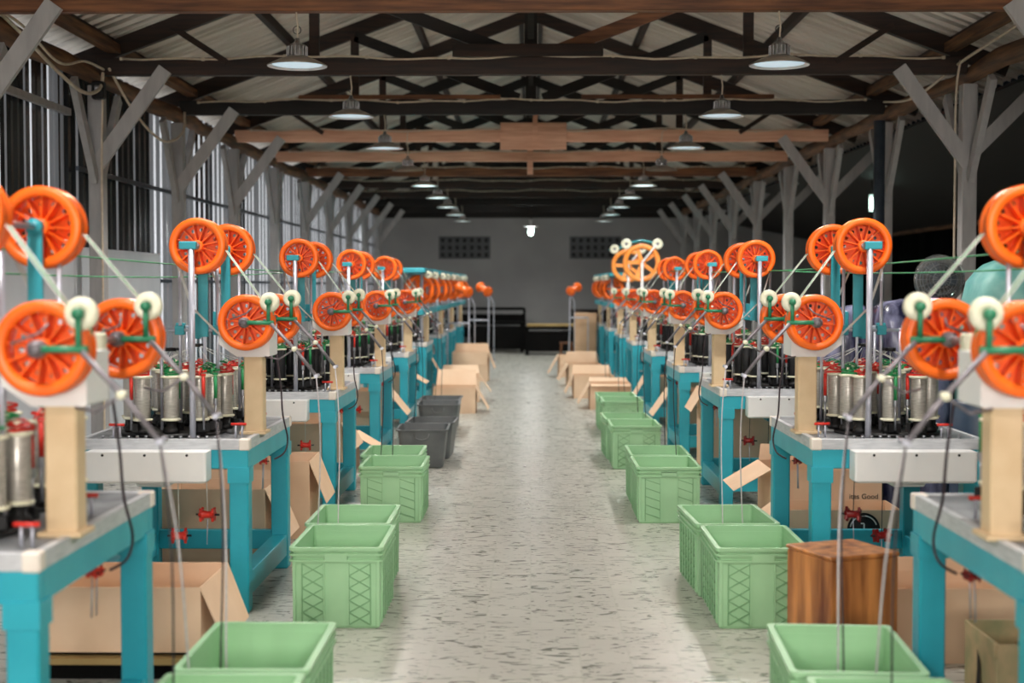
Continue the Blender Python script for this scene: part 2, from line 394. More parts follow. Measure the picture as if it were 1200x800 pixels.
# ------------------------------------------------------------------ roof trusses, posts, purlins
BEAM = {0: 'timber', 1: 'timberdark', 2: 'timberblack', 3: 'timberpink', 4: 'timberpink', 5: 'timber', 6: 'timberdark', 7: 'timberdark', 8: 'timberblack', 9: 'timberblack'}
ORD = ['first', 'second', 'third', 'fourth', 'fifth', 'sixth', 'seventh', 'eighth', 'ninth', 'tenth', 'eleventh', 'twelfth']
TDESC = {0: 'warm brown tie beam at the top edge', 1: 'dark brown tie beam with a short clamped plank', 2: 'near black tie beam',
         3: 'light reddish tie beam with joining plates', 4: 'pale pinkish tie beam under a hanging batten', 5: 'mid brown tie beam'}
for k, y in enumerate(TY[1:]):
    desc = TDESC.get(k, 'dark tie beam')
    t = thing('roof_truss', f'roof truss with {desc}, {ORD[k]} from the camera', 'roof truss', (0, y, 0), 0, 'timber roof trusses')
    bm_ = M[BEAM[k]]; dk = M['timberblack'] if k else M['timberdark']
    mb = MB(); mb.box(-3.5, 3.5, -.045, .045, 3.20, 3.34, bm_, bev=.006); mb.build('tie_beam', t)
    for s_ in (-1, 1):
        mb = MB(); mb.bar((s_*(EA+.1), .06, zr(EA+.1)+.02), (0, .06, zr(0)+.02), .06, .14, M['timberdark'] if k < 4 else dk); mb.build('rafter', t)
        mb = MB(); mb.bar((s_*.12, .0, 3.36), (s_*1.75, .0, zr(1.75)-.05), .05, .10, dk if s_ < 0 or k != 1 else M['timber']); mb.build('strut', t)
        mb = MB(); mb.bar((s_*1.75, .0, 3.34), (s_*1.75, .0, zr(1.75)-.05), .05, .08, M['timberdark']); mb.build('strut', t)
        mb = MB(); mb.bar((s_*2.45, -.05, 3.30), (s_*2.9, -.05, zr(2.9)), .04, .05, M['timberdark']); 
        if k in (0, 1, 3): mb.build('strut', t)
        else: mb.bm.free()
    mb = MB(); mb.box(-.05, .05, -.05, .05, 3.34, zr(0)+.05, dk); mb.build('king_post', t)
    if k == 1: mb = MB(); mb.box(-.63, .58, -.08, -.046, 3.34, 3.44, M['timberdark'], bev=.004); mb.build('clamped_plank', t)
    if k == 2: mb = MB(); mb.box(-2.3, -.3, -.08, -.046, 3.35, 3.39, M['timber']); mb.build('batten', t); mb = MB(); mb.box(.5, 2.4, -.08, -.046, 3.35, 3.39, M['timber']); mb.build('batten', t)
    if k == 3: mb = MB(); mb.box(-.36, .42, -.075, -.046, 3.10, 3.42, M['timberpink'], bev=.004); mb.build('joining_plate', t); mb = MB(); mb.box(.02, .08, -.11, -.076, 3.16, 3.55, M['timberpink']); mb.build('batten', t)
    if k == 4: mb = MB(); mb.box(-.05, .03, -.08, -.046, 3.02, 3.36, M['timberpink']); mb.build('batten', t)
    # cable clipped along the beam
    if k < 8:
        mb = MB(); pts = []
        for i in range(41):
            x = -3.3+6.6*i/40
            pts.append((x, y-.06, 3.335+.012*math.sin(x*3.1+k)+.008*math.sin(x*9+k*2)))
        mb.tube(pts, .009, M['cable'], 6)
        for i in range(0, 41, 4): mb.box(pts[i][0]-.012, pts[i][0]+.012, y-.072, y-.046, pts[i][2]-.012, pts[i][2]+.012, M['cable'])
        tag(mb.build('electric_cable'), f'ivory electric cable clipped along the {ORD[k]} tie beam from the camera', 'cable', 'cables on the tie beams')
# longitudinal ridge bracing between trusses
for k in range(0, 8):
    y = TY[1+k]
    mb = MB(); mb.bar((0, y+.1, 3.5), (0, y+1.4, zr(0)+.02), .05, .09, M['timberblack']); mb.bar((0, y+2.56, 3.5), (0, y+1.26, zr(0)+.02), .05, .09, M['timberblack'])
    tag(mb.build('ridge_brace'), f'crossed dark timber ridge brace behind the {ORD[k]} roof truss', 'brace', 'ridge braces')
# purlins along the roof
for s_ in (-1, 1):
    for j, x in enumerate((.12, 1.25, 2.40, 3.5)):
        mb = MB(); mb.bar((s_*x, -5.9, zr(x)+.15), (s_*x, YB, zr(x)+.15), .06, .09, M['timberdark'])
        side = 'left' if s_ < 0 else 'right'
        tag(mb.build('purlin'), f'long dark timber purlin under the {side} roof slope, ' + ('beside the ridge', 'second down from the ridge', 'third down from the ridge', 'just above the eaves')[j], 'purlin', 'roof purlins')
    # wall plate, rough logs
    mb = MB(); pts = []; n = 60
    for i in range(n+1):
        y = -5.8+(YB+5.6)*i/n; pts.append((s_*3.56+.02*math.sin(i*1.7), y, 3.21+.015*math.sin(i*2.3)))
    mb.tube(pts, [.075+.01*math.sin(i*1.1) for i in range(n+1)], M['timbery'], 8)
    tag(mb.build('eaves_log'), 'rough brown log plate running over the posts on the ' + ('corrugated wall side' if s_ < 0 else 'open dark side'), 'beam')
    mb = MB(); mb.bar((s_*3.38, -5.8, 3.42), (s_*3.38, YB-.1, 3.42), .10, .07, M['timbery'])
    tag(mb.build('eaves_timber'), 'brown squared eaves timber resting over the ' + ('left' if s_ < 0 else 'right') + ' ends of the tie beams', 'beam')

# grey timber posts with braces
def post(x, y, s_, inner, outer, label, gap=0):
    t = thing('timber_post', label, 'post', (x, y, 0), 0, 'grey timber posts')
    mb = MB(); mb.box(-.06, .06, -.06, .06, 0, 3.12, M['greypaint'], bev=.006); mb.build('post_shaft', t)
    for d in (-1, 1):
        mb = MB(); mb.bar((0, d*.07, 2.35), (0, d*.60, 3.09), .09, .05, M['greypaint'], up=(1, 0, 0)); mb.build('brace', t)
    if inner:
        mb = MB(); mb.bar((-s_*.02, -.085, 2.47), (-s_*.60, -.085, 3.27), .04, .115, M['greypaint'], up=(0, 1, 0)) if False else mb.bar((-s_*.02, -.085, 2.47), (-s_*.58, -.085, 3.24), .04, .115, M['greypaint'], up=(0, 0, 1)); mb.build('brace', t)
    if outer:
        mb = MB(); mb.bar((s_*.02, .04, 2.55), (s_*.62, .04, 3.15), .04, .11, M['greypaint']); mb.build('brace', t)
    return t
for k in range(0, 10):
    y = TY[k+1] if k < 10 else 0
    if k >= 9.5: break
    for s_ in (-1, 1):
        inner = (k != 4) if s_ < 0 else (k not in (2, 4)); outer = s_ > 0 and k != 2
        side = 'along the corrugated left wall' if s_ < 0 else 'along the open dark side'
        post(s_*3.52, y, s_, inner, outer, f'grey painted timber post {side}, {ORD[k]} from the camera' + ('' if inner else ', no inner brace'))
mb = MB(); mb.tube([(3.38, 13.9, 0), (3.38, 13.9, 3.1)], .055, M['pipe'], 16); mb.lathe([(.06, 0), (.075, 0), (.075, .08), (.06, .08)], (3.38, 13.9, 1.9), M['pipe'], 'z', 16, close=True)
tag(mb.build('drain_pipe'), 'dark blue drain pipe standing beside the second grey post on the right', 'pipe')
# cables looping at the left eaves and a junction box
def loop(pts, r, lab, n=10):
    P = [Vector(p) for p in pts]; out = []
    for i in range(len(P)-1):
        p0, p1, p2, p3 = P[max(i-1, 0)], P[i], P[i+1], P[min(i+2, len(P)-1)]
        for j in range(n):
            t = j/n
            out.append(.5*((2*p1)+(-p0+p2)*t+(2*p0-5*p1+4*p2-p3)*t*t+(-p0+3*p1-3*p2+p3)*t**3))
    out.append(P[-1])
    mb = MB(); mb.tube(out, r, M['cable'], 6)
    return tag(mb.build('electric_cable'), lab, 'cable')
loop([(-3.5, 8.9, 3.38), (-3.45, 9.6, 3.22), (-3.42, 10.3, 3.05), (-3.42, 10.9, 2.98), (-3.42, 11.3, 3.06), (-3.42, 11.40, 3.2)], .014, 'thick ivory cable hanging in a loop before the leftmost junction box')
loop([(-3.5, 8.7, 3.30), (-3.42, 9.5, 3.26), (-3.38, 10.2, 3.10), (-3.38, 10.8, 3.20), (-3.4, 11.35, 3.22)], .010, 'thin ivory cable sagging along the left eaves between the two nearest braces')
loop([(-3.4, 11.5, 3.25), (-3.35, 12.1, 2.95), (-3.3, 12.8, 2.80), (-3.3, 13.5, 2.95), (-3.4, 14.0, 3.2)], .012, 'ivory cable drooping behind the second left post brace')
loop([(-3.43, 11.42, 3.06), (-3.455, 11.45, 2.4), (-3.455, 11.45, 1.2), (-3.455, 11.45, .3)], .010, 'ivory cable running down the second grey post on the left')
loop([(3.43, 11.48, 3.3), (3.40, 11.49, 3.0), (3.40, 11.49, 2.2), (3.40, 11.49, .3)], .010, 'ivory cable running down the second grey post on the right')
loop([(3.42, 8.9, 3.42), (3.42, 10.2, 3.33), (3.42, 11.4, 3.28), (3.42, 12.8, 3.18), (3.42, 13.9, 3.28)], .012, 'ivory cable draped along the right wall plate')
mb = MB(); mb.box(-3.50, -3.40, 11.34, 11.42, 2.99, 3.13, M['black'], bev=.01); mb.tube([(-3.45, 11.33, 3.05), (-3.45, 11.33, 3.09)], .02, M['steel'], 8)
tag(mb.build('junction_box'), 'small black junction box on the left post where cables meet', 'junction box')

# ------------------------------------------------------------------ pendant lamps
def make_lamp():
    t = thing('pendant_lamp', 'x', 'lamp', (0, 0, 0), 0, 'pendant lamps')
    mb = MB(); mb.lathe([(.185, 0), (.188, .006), (.12, .040), (.06, .062), (.0, .062)], (0, 0, 0), M['lampshade'], 'z', 32); sh = mb.build('lamp_shade', t)
    mb = MB(); mb.lathe([(.185, .001), (.17, .010), (.08, .040), (0, .042)], (0, 0, 0), M['lampin'], 'z', 32); mb.build('shade_lining', sh)
    mb = MB(); mb.lathe([(0, .012), (.155, .012), (.155, .018), (0, .018)], (0, 0, 0), M['diff'], 'z', 32); mb.build('diffuser', t)
    mb = MB(); mb.lathe([(.062, .058), (.062, .125), (.045, .135), (.02, .15), (.012, .175), (0, .175)], (0, 0, 0), M['lampmetal'], 'z', 28)
    for i in range(16):
        a = 2*PI*i/16; mb.bar((.064*math.cos(a), .064*math.sin(a), .062), (.064*math.cos(a), .064*math.sin(a), .12), .006, .006, M['lampmetal'])
    mb.build('lamp_housing', t)
    mb = MB(); pts = [(.025*math.sin(2*PI*i/12), 0, .20+.025-.025*math.cos(2*PI*i/12)) for i in range(13)]; mb.tube(pts, .003, M['black'], 5, False); mb.build('hook', t)
    mb = MB(); mb.tube([(0, 0, .17), (.006, 0, .24), (-.004, 0, .32), (0, 0, .42), (.01, .0, .46), (.06, 0, .475)], .006, M['cable'], 6); mb.build('lamp_cord', t)
    return t
lampA = make_lamp()
dn = {}
me2 = None
for c in lampA.children:
    if c.name.startswith('diffuser'):
        me2 = c.data.copy(); me2.materials[0] = M['diffbright']; dn[c.data.name] = me2
lamps = []
used = False
LX = -1.455; RX = 1.54
spec = []
for k in range(-3, 9):
    y = Y0+ROW*k
    if k < -1 and False: continue
    for x in (LX, RX):
        spec.append((k, x, y))
lampE = 104
def place_lamp(k, x, y, z=2.865):
    global used
    bright = k >= 4
    o = lampA if not used else copy_tree(lampA, None, dn if bright else None)
    used = True
    o.location = (x, y, z)
    side = 'left' if x < 0 else 'right'
    near = ORD[k] if k >= 0 else ''
    o['label'] = (f'wide metal pendant lamp in the {side} row, {near} from the camera' if k >= 0 else f'wide metal pendant lamp of the {side} row, out of view above the camera {abs(k)}')
    if k == 3:
        o['label'] = f'pendant lamp tilted to show its tan outer shade in the {side} row'
        o.rotation_euler = (math.radians(9), 0, 0)
    l = bpy.data.lights.new('lamp_light', 'SPOT'); l.energy = lampE; l.spot_size = math.radians(158); l.spot_blend = .5; l.shadow_soft_size = .10
    l.color = (1, .955, .90) if k < 2 else (.93, 1, .97)
    lo = link('lamp_light', l, o, (0, 0, .008))
    if k >= 4: l.energy = lampE*.75
    if k < 0: l.energy = lampE*.55
for (k, x, y) in spec:
    if k < 0: continue
    place_lamp(k, x, y)
for k in (-1, -2, -3):
    for x in (LX, RX): 
        place_lamp(k, x, Y0+ROW*k)
        
# bare bulb at the centre, far back
t = thing('bulb_fitting', 'glowing bare bulb under a round fitting at the far centre of the roof', 'lamp', (0, 32.0, 2.75))
mb = MB(); mb.lathe([(.0, .10), (.16, .10), (.17, .07), (.0, .07)], (0, 0, 0), M['white'], 'z', 20); mb.lathe([(.03, .1), (.03, .24), (0, .24)], (0, 0, 0), M['white'], 'z', 12); mb.build('bulb_holder', t)
mb = MB(); mb.lathe([(0, -.12), (.05, -.1), (.06, -.04), (.05, .03), (.05, .08)], (0, 0, 0), M['bulb'], 'z', 16); mb.build('bulb', t)
mb = MB(); mb.tube([(0, 0, .24), (0, 0, .5)], .012, M['timberdark'], 6); mb.build('stem', t)
l = bpy.data.lights.new('bulb_light', 'POINT'); l.energy = 20; l.shadow_soft_size = .06; link('bulb_light', l, t, (0, -.12, -.1))
t = thing('tube_light', 'bright upright tube light beyond the posts on the dark right side', 'lamp', (4.78, 20, 2.58))
mb = MB(); mb.tube([(0, 0, 0), (0, 0, .14)], .045, M['tube'], 12); mb.build('tube', t)
mb = MB(); mb.box(-.04, .04, .05, .08, -.04, .2, M['white']); mb.tube([(0, .065, .2), (0, .065, .4)], .01, M['black'], 6); mb.build('holder', t)

# ------------------------------------------------------------------ wheel and machine parts
def ring_web(mb, r_out, r_in, holes, hr, hd, y, th, m, seg=36):
    bm = mb.bm; n0 = len(bm.faces)
    loops = []
    def circ(cx, cz, r, n):
        vs = [bm.verts.new(mb.P((cx+r*math.cos(2*PI*k/n), y, cz+r*math.sin(2*PI*k/n)))) for k in range(n)]
        return [bm.edges.new((vs[k], vs[(k+1) % n])) for k in range(n)]
    es = circ(0, 0, r_out, seg)+circ(0, 0, r_in, 12)
    for k in range(holes):
        a = 2*PI*(k+.5)/holes; es += circ(hd*math.cos(a), hd*math.sin(a), hr, 8)
    r = bmesh.ops.triangle_fill(bm, edges=es, use_beauty=True, use_dissolve=False)
    fs = [g for g in r['geom'] if isinstance(g, bmesh.types.BMFace)]
    mb._setm(fs, m)
    ex = bmesh.ops.extrude_face_region(bm, geom=fs)
    bmesh.ops.translate(bm, verts=[g for g in ex['geom'] if isinstance(g, bmesh.types.BMVert)], vec=(0, th, 0))
    for f in bm.faces[:]:
        if f.index < 0 or True: pass
    bm.faces.ensure_lookup_table()
    for f in [g for g in ex['geom'] if isinstance(g, bmesh.types.BMFace)]: f.material_index = mb.mi(m)

def wheel_mesh(name, mat, R=.131, spokes=12):
    mb = MB(); k = R/.131
    prof = [(.0975*k, .006), (.101*k, -.001), (.122*k, -.003), (.130*k, .003), (.131*k, .012), (.127*k, .018), (.126*k, .066), (.130*k, .072), (.130*k, .080), (.122*k, .086), (.104*k, .085), (.099*k, .045)]
    mb.lathe(prof, (0, 0, 0), mat, 'y', 48, close=True)
    ring_web(mb, .100*k, .020*k, spokes, .0085*k, .077*k, .074, .004, mat)
    for i in range(spokes):
        a = 2*PI*i/spokes
        mb.bar((.022*k*math.cos(a), .044, .022*k*math.sin(a)), (.1005*k*math.cos(a), .044, .1005*k*math.sin(a)), .0042*k, .060, mat, up=(0, 1, 0))
    mb.lathe([(.014*k, .0), (.026*k, .0), (.028*k, .006), (.028*k, .075), (.014*k, .075)], (0, 0, 0), mat, 'y', 20, close=True)
    return mb.mesh(name)
def bigwheel_mesh(name, mat, R, n=5, depth=.09):
    mb = MB()
    prof = [(R*.74, 0), (R*.97, 0), (R, .01), (R*.97, .025), (R*.96, depth-.025), (R, depth-.01), (R*.97, depth), (R*.74, depth), (R*.77, depth/2)]
    mb.lathe(prof, (0, 0, 0), mat, 'y', 48, close=True)
    mb.lathe([(.02, 0), (R*.2, 0), (R*.2, depth*.8), (.02, depth*.8)], (0, 0, 0), mat, 'y', 20, close=True)
    for i in range(n):
        a = 2*PI*i/n+.6
        mb.bar((R*.15*math.cos(a), depth*.4, R*.15*math.sin(a)), (R*.84*math.cos(a), depth*.4, R*.84*math.sin(a)), R*.20, .03, mat, up=(0, 1, 0))
    return mb.mesh(name)
W_OR = wheel_mesh('capstan_wheel', M['orange'])
def hubnut():
    mb = MB(); mb.lathe([(0, -.018), (.013, -.018), (.016, -.012), (.016, .0), (.024, .002), (.024, .006)], (0, 0, 0), M['steel'], 'y', 14); return mb.mesh('hub_nut')
HUB = hubnut()

def bobbin_meshes(thread, tag_):
    mb = MB()
    mb.lathe([(.044, 0), (.046, .004), (.046, .008), (.034, .011), (.034, .197), (.046, .200), (.046, .205), (.044, .209), (.0, .209)], (0, 0, .062), M['cream'], 'z', 14)
    mb.lathe([(.034, .010), (.0365, .014), (.0365, .194), (.034, .198)], (0, 0, .062), thread, 'z', 14)
    return mb.mesh('bobbin_'+tag_)
B_BLACK = bobbin_meshes(M['blackthread'], 'black'); B_SILVER = bobbin_meshes(M['silverthread'], 'silver')
def carrier_mesh():
    mb = MB(); mb.lathe([(.0, 0), (.034, 0), (.040, .012), (.036, .026), (.024, .034), (.028, .06), (.0, .062)], (0, 0, 0), M['black'], 'z', 10)
    mb.box(-.03, .03, -.052, -.03, .012, .05, M['black'])
    mb.tube([(.0, -.052, .02), (.0, -.052, .16)], .006, M['steel'], 6)
    mb.lathe([(.012, 0), (.012, .03)], (0, -.052, .13), M['steel'], 'z', 8)
    return mb.mesh('carrier')
CARR = carrier_mesh()
def arm_mesh(m, nm):
    mb = MB(); mb.tube([(.0, -.052, .155), (0, -.052, .268)], .0085, m, 8)
    mb.box(-.011, .011, -.056, .03, .270, .280, m)
    for i in range(5):
        a = 2*PI*i/5; mb.bar((0, .0, .285), (.034*math.cos(a), .034*math.sin(a), .292), .009, .008, m)
    mb.tube([(0, 0, .270), (0, 0, .302)], .007, M['cream'], 6)
    mb.tube([(-.02, -.05, .278), (0, -.02, .305), (.02, .02, .296)], .004, m, 5)
    return mb.mesh(nm)
ARM_R = arm_mesh(M['redp'], 'red_arm'); ARM_G = arm_mesh(M['greenp'], 'green_arm')
ROLL = None
mb = MB(); mb.lathe([(.012, 0), (.03, -.002), (.043, .003), (.046, .010), (.042, .016), (.046, .022), (.043, .030), (.03, .034), (.012, .032)], (0, 0, 0), M['cream'], 'y', 24, close=True)
mb.lathe([(0, -.008), (.010, -.008), (.012, .0), (.012, .034), (0, .036)], (0, 0, 0), M['rod'], 'y', 10); ROLL = mb.mesh('guide_roller')
def star_mesh(m):
    mb = MB()
    for x in (-.035, .022):
        bm = mb.bm; a_, b_ = [], []
        for i in range(12):
            r = .036 if i % 2 == 0 else .022; a = 2*PI*i/12
            a_.append(bm.verts.new((x, r*math.cos(a), r*math.sin(a)))); b_.append(bm.verts.new((x+.012, r*math.cos(a), r*math.sin(a))))
        fs = [bm.faces.new(a_), bm.faces.new(b_)]+[bm.faces.new((a_[i], a_[(i+1) % 12], b_[(i+1) % 12], b_[i])) for i in range(12)]
        mb._setm(fs, m)
    mb.lathe([(.024, -.03), (.017, -.01), (.017, .012), (.024, .024)], (0, 0, 0), m, 'x', 12)
    mb.tube([(-.055, 0, 0), (.055, 0, 0)], .005, M['black'], 6)
    return mb.mesh('star_weight')
STAR_R = star_mesh(M['redp']); STAR_D = star_mesh(M['darkred'])
MOTOR = None

TW, TD, TH = .78, 1.13, .80           # table width, depth, height
def machine(sx, kind='std'):
    """one two-head braiding machine; local +u points away from the aisle, y away from the camera"""
    B = lambda: MB(sx)
    t = thing('braiding_machine', 'x', 'machine', (0, 0, 0), 0, 'braiding machines')
    for (u, y) in ((0, 0), (0, TD-.09), (TW-.09, 0), (TW-.09, TD-.09)):
        mb = B(); mb.box(u, u+.088, y, y+.088, 0, .672, M['teal'], bev=.006)
        mb.bar((u+.044, y+.044, .60), (u+.044, y+.044, .672), .10, .10, M['teal']); mb.build('leg', t)
    mb = B()
    mb.box(0, TW, 0, .045, .665, .755, M['teal'], bev=.004); mb.box(0, TW, TD-.045, TD, .665, .755, M['teal'], bev=.004)
    mb.box(0, .045, .045, TD-.045, .665, .755, M['teal']); mb.box(TW-.045, TW, .045, TD-.045, .665, .755, M['teal'])
    mb.build('apron', t)
    for r_ in ((.088, TW-.088, .015, .065, .10, .20), (.005, .083, .088, TD-.088, .07, .18), (TW-.083, TW-.005, .088, TD-.088, .07, .18)):
        mb = B(); mb.box(*r_, M['teal'], bev=.003); mb.build('lower_rail', t)
    mb = B(); mb.box(.088, TW-.088, TD-.065, TD-.015, .10, .20, M['teal'], bev=.003); mb.build('back_rail', t)
    # top plate with aluminium edge and ivory corner blocks
    mb = B(); mb.box(.02, TW-.02, .02, TD-.02, .756, .797, M['plate']); tp = mb.build('table_top', t)
    mb = B(); mb.box(-.004, TW+.004, -.004, .02, .753, .802, M['alu'], bev=.002); mb.box(-.004, TW+.004, TD-.02, TD+.004, .753, .802, M['alu'], bev=.002)
    mb.box(-.004, .02, .02, TD-.02, .753, .802, M['alu']); mb.box(TW-.02, TW+.004, .02, TD-.02, .753, .802, M['alu']); mb.build('edge_trim', tp)
    for (u, y) in ((-.008, -.008), (-.008, TD-.042)):
        mb = B(); mb.box(u, u+.05, y, y+.05, .75, .804, M['cornerw'], bev=.005); mb.build('corner_block', tp)
    # white drip tray on the near side
    mb = B(); mb.loft_rect([(.265, .05, .615), (.275, .06, .625), (.275, .06, .755), (.265, .05, .755)], M['white'], rad=.012, cx=.44, cy=-.065)
    for u in (.25, .44, .63): mb.lathe([(0, -.003), (.006, -.003), (.006, 0)], (u, -.125, .742), M['black'], 'y', 8)
    mb.build('front_cover', t)
    mb = B(); mb.box(.40, .56, .15, .45, .56, .64, M['white'], bev=.01); mb.box(.42, .53, .62, .9, .52, .66, M['teal'], bev=.01); mb.build('drive_box', t)
    if kind in ('std', 'big'):
        # column with gearbox behind the lower wheel
        mb = B(); mb.box(-.018, .072, .27, .36, .80, 1.17, M['beige'], bev=.006); mb.box(-.035, .09, .25, .38, .797, .812, M['beige'], bev=.003); mb.build('column', t)
        mb = B(); i = mb.mi(M['white'])
        for (y0, y1) in ((.25, .46),):
            pts = [(-.055, 1.17), (-.045, 1.165), (.10, 1.165), (.185, 1.225), (.185, 1.315), (-.055, 1.315)]
            a_ = [mb.bm.verts.new(mb.P((u, y0, z))) for u, z in pts]; b_ = [mb.bm.verts.new(mb.P((u, y1, z))) for u, z in pts]
            mb.bm.faces.new(a_); mb.bm.faces.new(b_)
            for k in range(6): mb.bm.faces.new((a_[k], a_[(k+1) % 6], b_[(k+1) % 6], b_[k]))
        mb.build('gearbox', t)
        mb = B(); mb.tube([(.04, .13, 1.33), (.04, .98, 1.33)], .012, M['steel'], 10); mb.tube([(.04, .46, 1.33), (.04, .60, 1.33)], .03, M['rod'], 12)
        mb.box(-.01, .09, .55, .60, 1.20, 1.36, M['cream'], bev=.006); mb.build('drive_shaft', t)
    sxw = lambda u: sx*u
    if kind == 'std':
        for y in (.155, .90):
            o = link('capstan_wheel', W_OR, t, (sxw(.04), y, 1.33)); link('hub_nut', HUB, o)
            o.rotation_euler = (0, random.uniform(0, .5), 0)
        for y in (.12, .78):
            o = link('capstan_wheel', W_OR, t, (sxw(.255), y, 1.685)); link('hub_nut', HUB, o)
            o.rotation_euler = (0, random.uniform(0, .5), 0)
        # take-off arms towards the aisle
        for (y, un, zz, uo) in ((.12, -.075, 1.425, -.10), (.865, -.055, 1.435, -.085)):
            mb = B(); mb.tube([(.04, y, 1.33), (uo, y, 1.33)], .0105, M['green'], 8); mb.lathe([(0, -.022), (.013, -.022), (.018, -.014), (.018, -.006), (.025, -.004), (.025, .03), (0, .03)], (.04, y, 1.33), M['rod'], 'y', 14)
            mb.tube([(un+.0, y, 1.33), (un, y, zz+.005)], .009, M['green'], 8); mb.lathe([(0, -.014), (.015, -.014), (.015, .016), (0, .016)], (un, y, zz), M['green'], 'y', 12)
            mb.tube([(un, y, 1.33), (un, y+.10, 1.33), (un+.0, y+.10, 1.40)], .008, M['green'], 8)
            mb.build('take_off_arm', t)
            o = link('guide_roller', ROLL, t, (sxw(un), y+.018, zz))
            mb = B(); mb.tube([(uo+.01, y-.02, 1.325), (uo-.11, y-.03, 1.20), (uo-.20, y-.03, 1.085)], .0085, M['rod'], 8)
            mb.tube([(uo-.20, y-.045, 1.085), (uo-.20, y+.03, 1.085)], .009, M['pole'], 8)
            mb.tube([(uo-.10, y-.03, 1.21), (uo-.02, y+.01, 1.16), (uo+.05, y+.05, 1.17)], .004, M['rod'], 6)
            mb.lathe([(0, -.018), (.012, -.018), (.012, .018), (0, .018)], (uo-.10, y-.03, 1.21), M['cream'], 'y', 10)
            mb.build('tension_rod', t)
            mb = B(); mb.tube([(un+.07, y-.03, 1.40), (.02, y-.03, 1.375), (.10, y-.02, 1.345)], .004, M['rod'], 6); mb.build('guide_wire', t)
        # upright pole, shaft and teal brackets of the upper wheels
        mb = B(); mb.tube([(.27, .075, .80), (.27, .075, 1.685)], .0145, M['pole'], 12); mb.build('upright_pole', t)
        mb = B(); mb.box(.245, .325, .06, .095, 1.668, 1.705, M['tealdark'], bev=.004); mb.build('pole_clamp', t)
        mb = B(); mb.tube([(.255, .10, 1.685), (.255, .88, 1.685)], .011, M['steel'], 10); mb.build('drive_shaft', t)
        for y in (.235, .735):
            mb = B(); mb.box(.232, .278, y, y+.014, 1.26, 1.70, M['tealdark']); mb.lathe([(0, -.012), (.026, -.012), (.026, .0)], (.255, y, 1.685), M['tealdark'], 'y', 14); mb.build('wheel_bracket', t)
        for y in (.30, .80):
            mb = B()
            for u in (.20, .38, .47): mb.tube([(u, y, .80), (u, y, 1.60 if u != .47 else 1.30)], .008, M['pole'], 6)
            mb.tube([(.10, y, 1.29), (.52, y, 1.29)], .009, M['pole'], 6)
            for u in (.20, .30, .38, .50): mb.box(u-.022, u+.022, y-.02, y+.02, 1.268, 1.312, M['tealdark'], bev=.003)
            mb.box(.28, .33, y-.03, y+.02, 1.25, 1.37, M['tealdark'], bev=.003)
            mb.build('guide_frame', t)
        for y in (.30, .80):
            mb = B(); mb.lathe([(.012, 0), (.026, 0), (.026, .016), (.012, .016)], (.425, y, 1.19), M['black'], 'z', 12, close=True); mb.box(.38, .425, y-.006, y+.006, 1.194, 1.206, M['black']); mb.build('guide_eye', t)
        # belts of yarn upper wheel -> lower wheel
        for (ya, yb) in ((.15, .19), (.81, .94)):
            mb = B()
            for j, d in enumerate((0, .018, .036)):
                mb.tube([(.128, ya+d, 1.665), (-.02, yb+d-.02, 1.455), (-.085, yb+d-.01, 1.33)], .0022, M['strand'] if j != 1 else M['greenstrand'], 5)
                mb.tube([(.36, ya+d, 1.61), (.30, yb+d, 1.40), (.14, yb+d, 1.24)], .0020, M['strand'], 5)
            mb.build('yarn_belt', t)
    if kind == 'big':
        for y, x in ((.35, .12),):
            mb = B(); mb.tube([(.14, y-.05, .8), (.14, y-.05, 1.80)], .02, M['white'], 10); mb.build('upright_pole', t)
            o = link('capstan_wheel', BIGW, t, (sxw(.14), y, 1.80)); 
            mb = B(); mb.tube([(-.14, y+.05, 2.03), (.14, y+.05, 2.09), (.42, y+.05, 2.03)], .012, M['tealdark'], 8); mb.bar((.14, y-.03, 1.80), (.32, y-.03, 2.03), .02, .02, M['white']); mb.build('roller_frame', t)
            for u in (-.06, .34):
                o = link('guide_roller', ROLL, t, (sxw(u), y-.02, 2.04)); o.scale = (1.5, 1.2, 1.5)
        for (y, un, zz) in ((.12, -.075, 1.425), (.6, -.055, 1.435)):
            o = link('capstan_wheel', W_OR, t, (sxw(.04), y+.035, 1.33)); link('hub_nut', HUB, o)
            o = link('guide_roller', ROLL, t, (sxw(un), y+.018, zz))
            mb = B(); mb.tube([(.04, y, 1.33), (un, y, 1.33), (un, y, zz)], .011, M['green'], 8); mb.tube([(un, y-.02, 1.33), (un-.2, y-.03, 1.085)], .0085, M['rod'], 8); mb.build('take_off_arm', t)
    if kind == 'gantry':
        mb = B(); mb.box(.0, .34, -.1, 2.55, 1.66, 1.72, M['tealdark'], bev=.01); mb.box(.02, .10, -.1, 2.55, 1.14, 1.22, M['tealdark'], bev=.01); mb.build('gantry_beam', t)
        for y in (.1, 1.1):
            mb = B(); mb.tube([(.06, y, .8), (.06, y, 1.66)], .018, M['pole'], 8); mb.tube([(.30, y, .8), (.30, y, 1.66)], .018, M['pole'], 8); mb.build('upright_pole', t)
        mb = B(); mb.box(-.01, .06, .3, .37, .80, 1.15, M['beige'], bev=.005); mb.build('column', t)
        for y in (.25, 1.5):
            o = link('capstan_wheel', GANW, t, (sxw(.08), y-.1, 1.45)); o.rotation_euler = (0, 0, sx*math.radians(-26))
            for dy in (-.12, .12):
                q = link('guide_roller', ROLL, t, (sxw(-.02), y+dy, 1.64)); q.rotation_euler = (0, 0, sx*math.radians(-30))
    mb = B(); mb.box(.66, .77, .985, 1.10, .80, .96, M['navyteal'], bev=.01); mb.lathe([(0, 0), (.03, 0), (.03, .03), (0, .03)], (.715, .955, .88), M['steel'], 'y', 12); mb.build('motor', t)
    # black track plate and the bobbins in two rings
    mb = B()
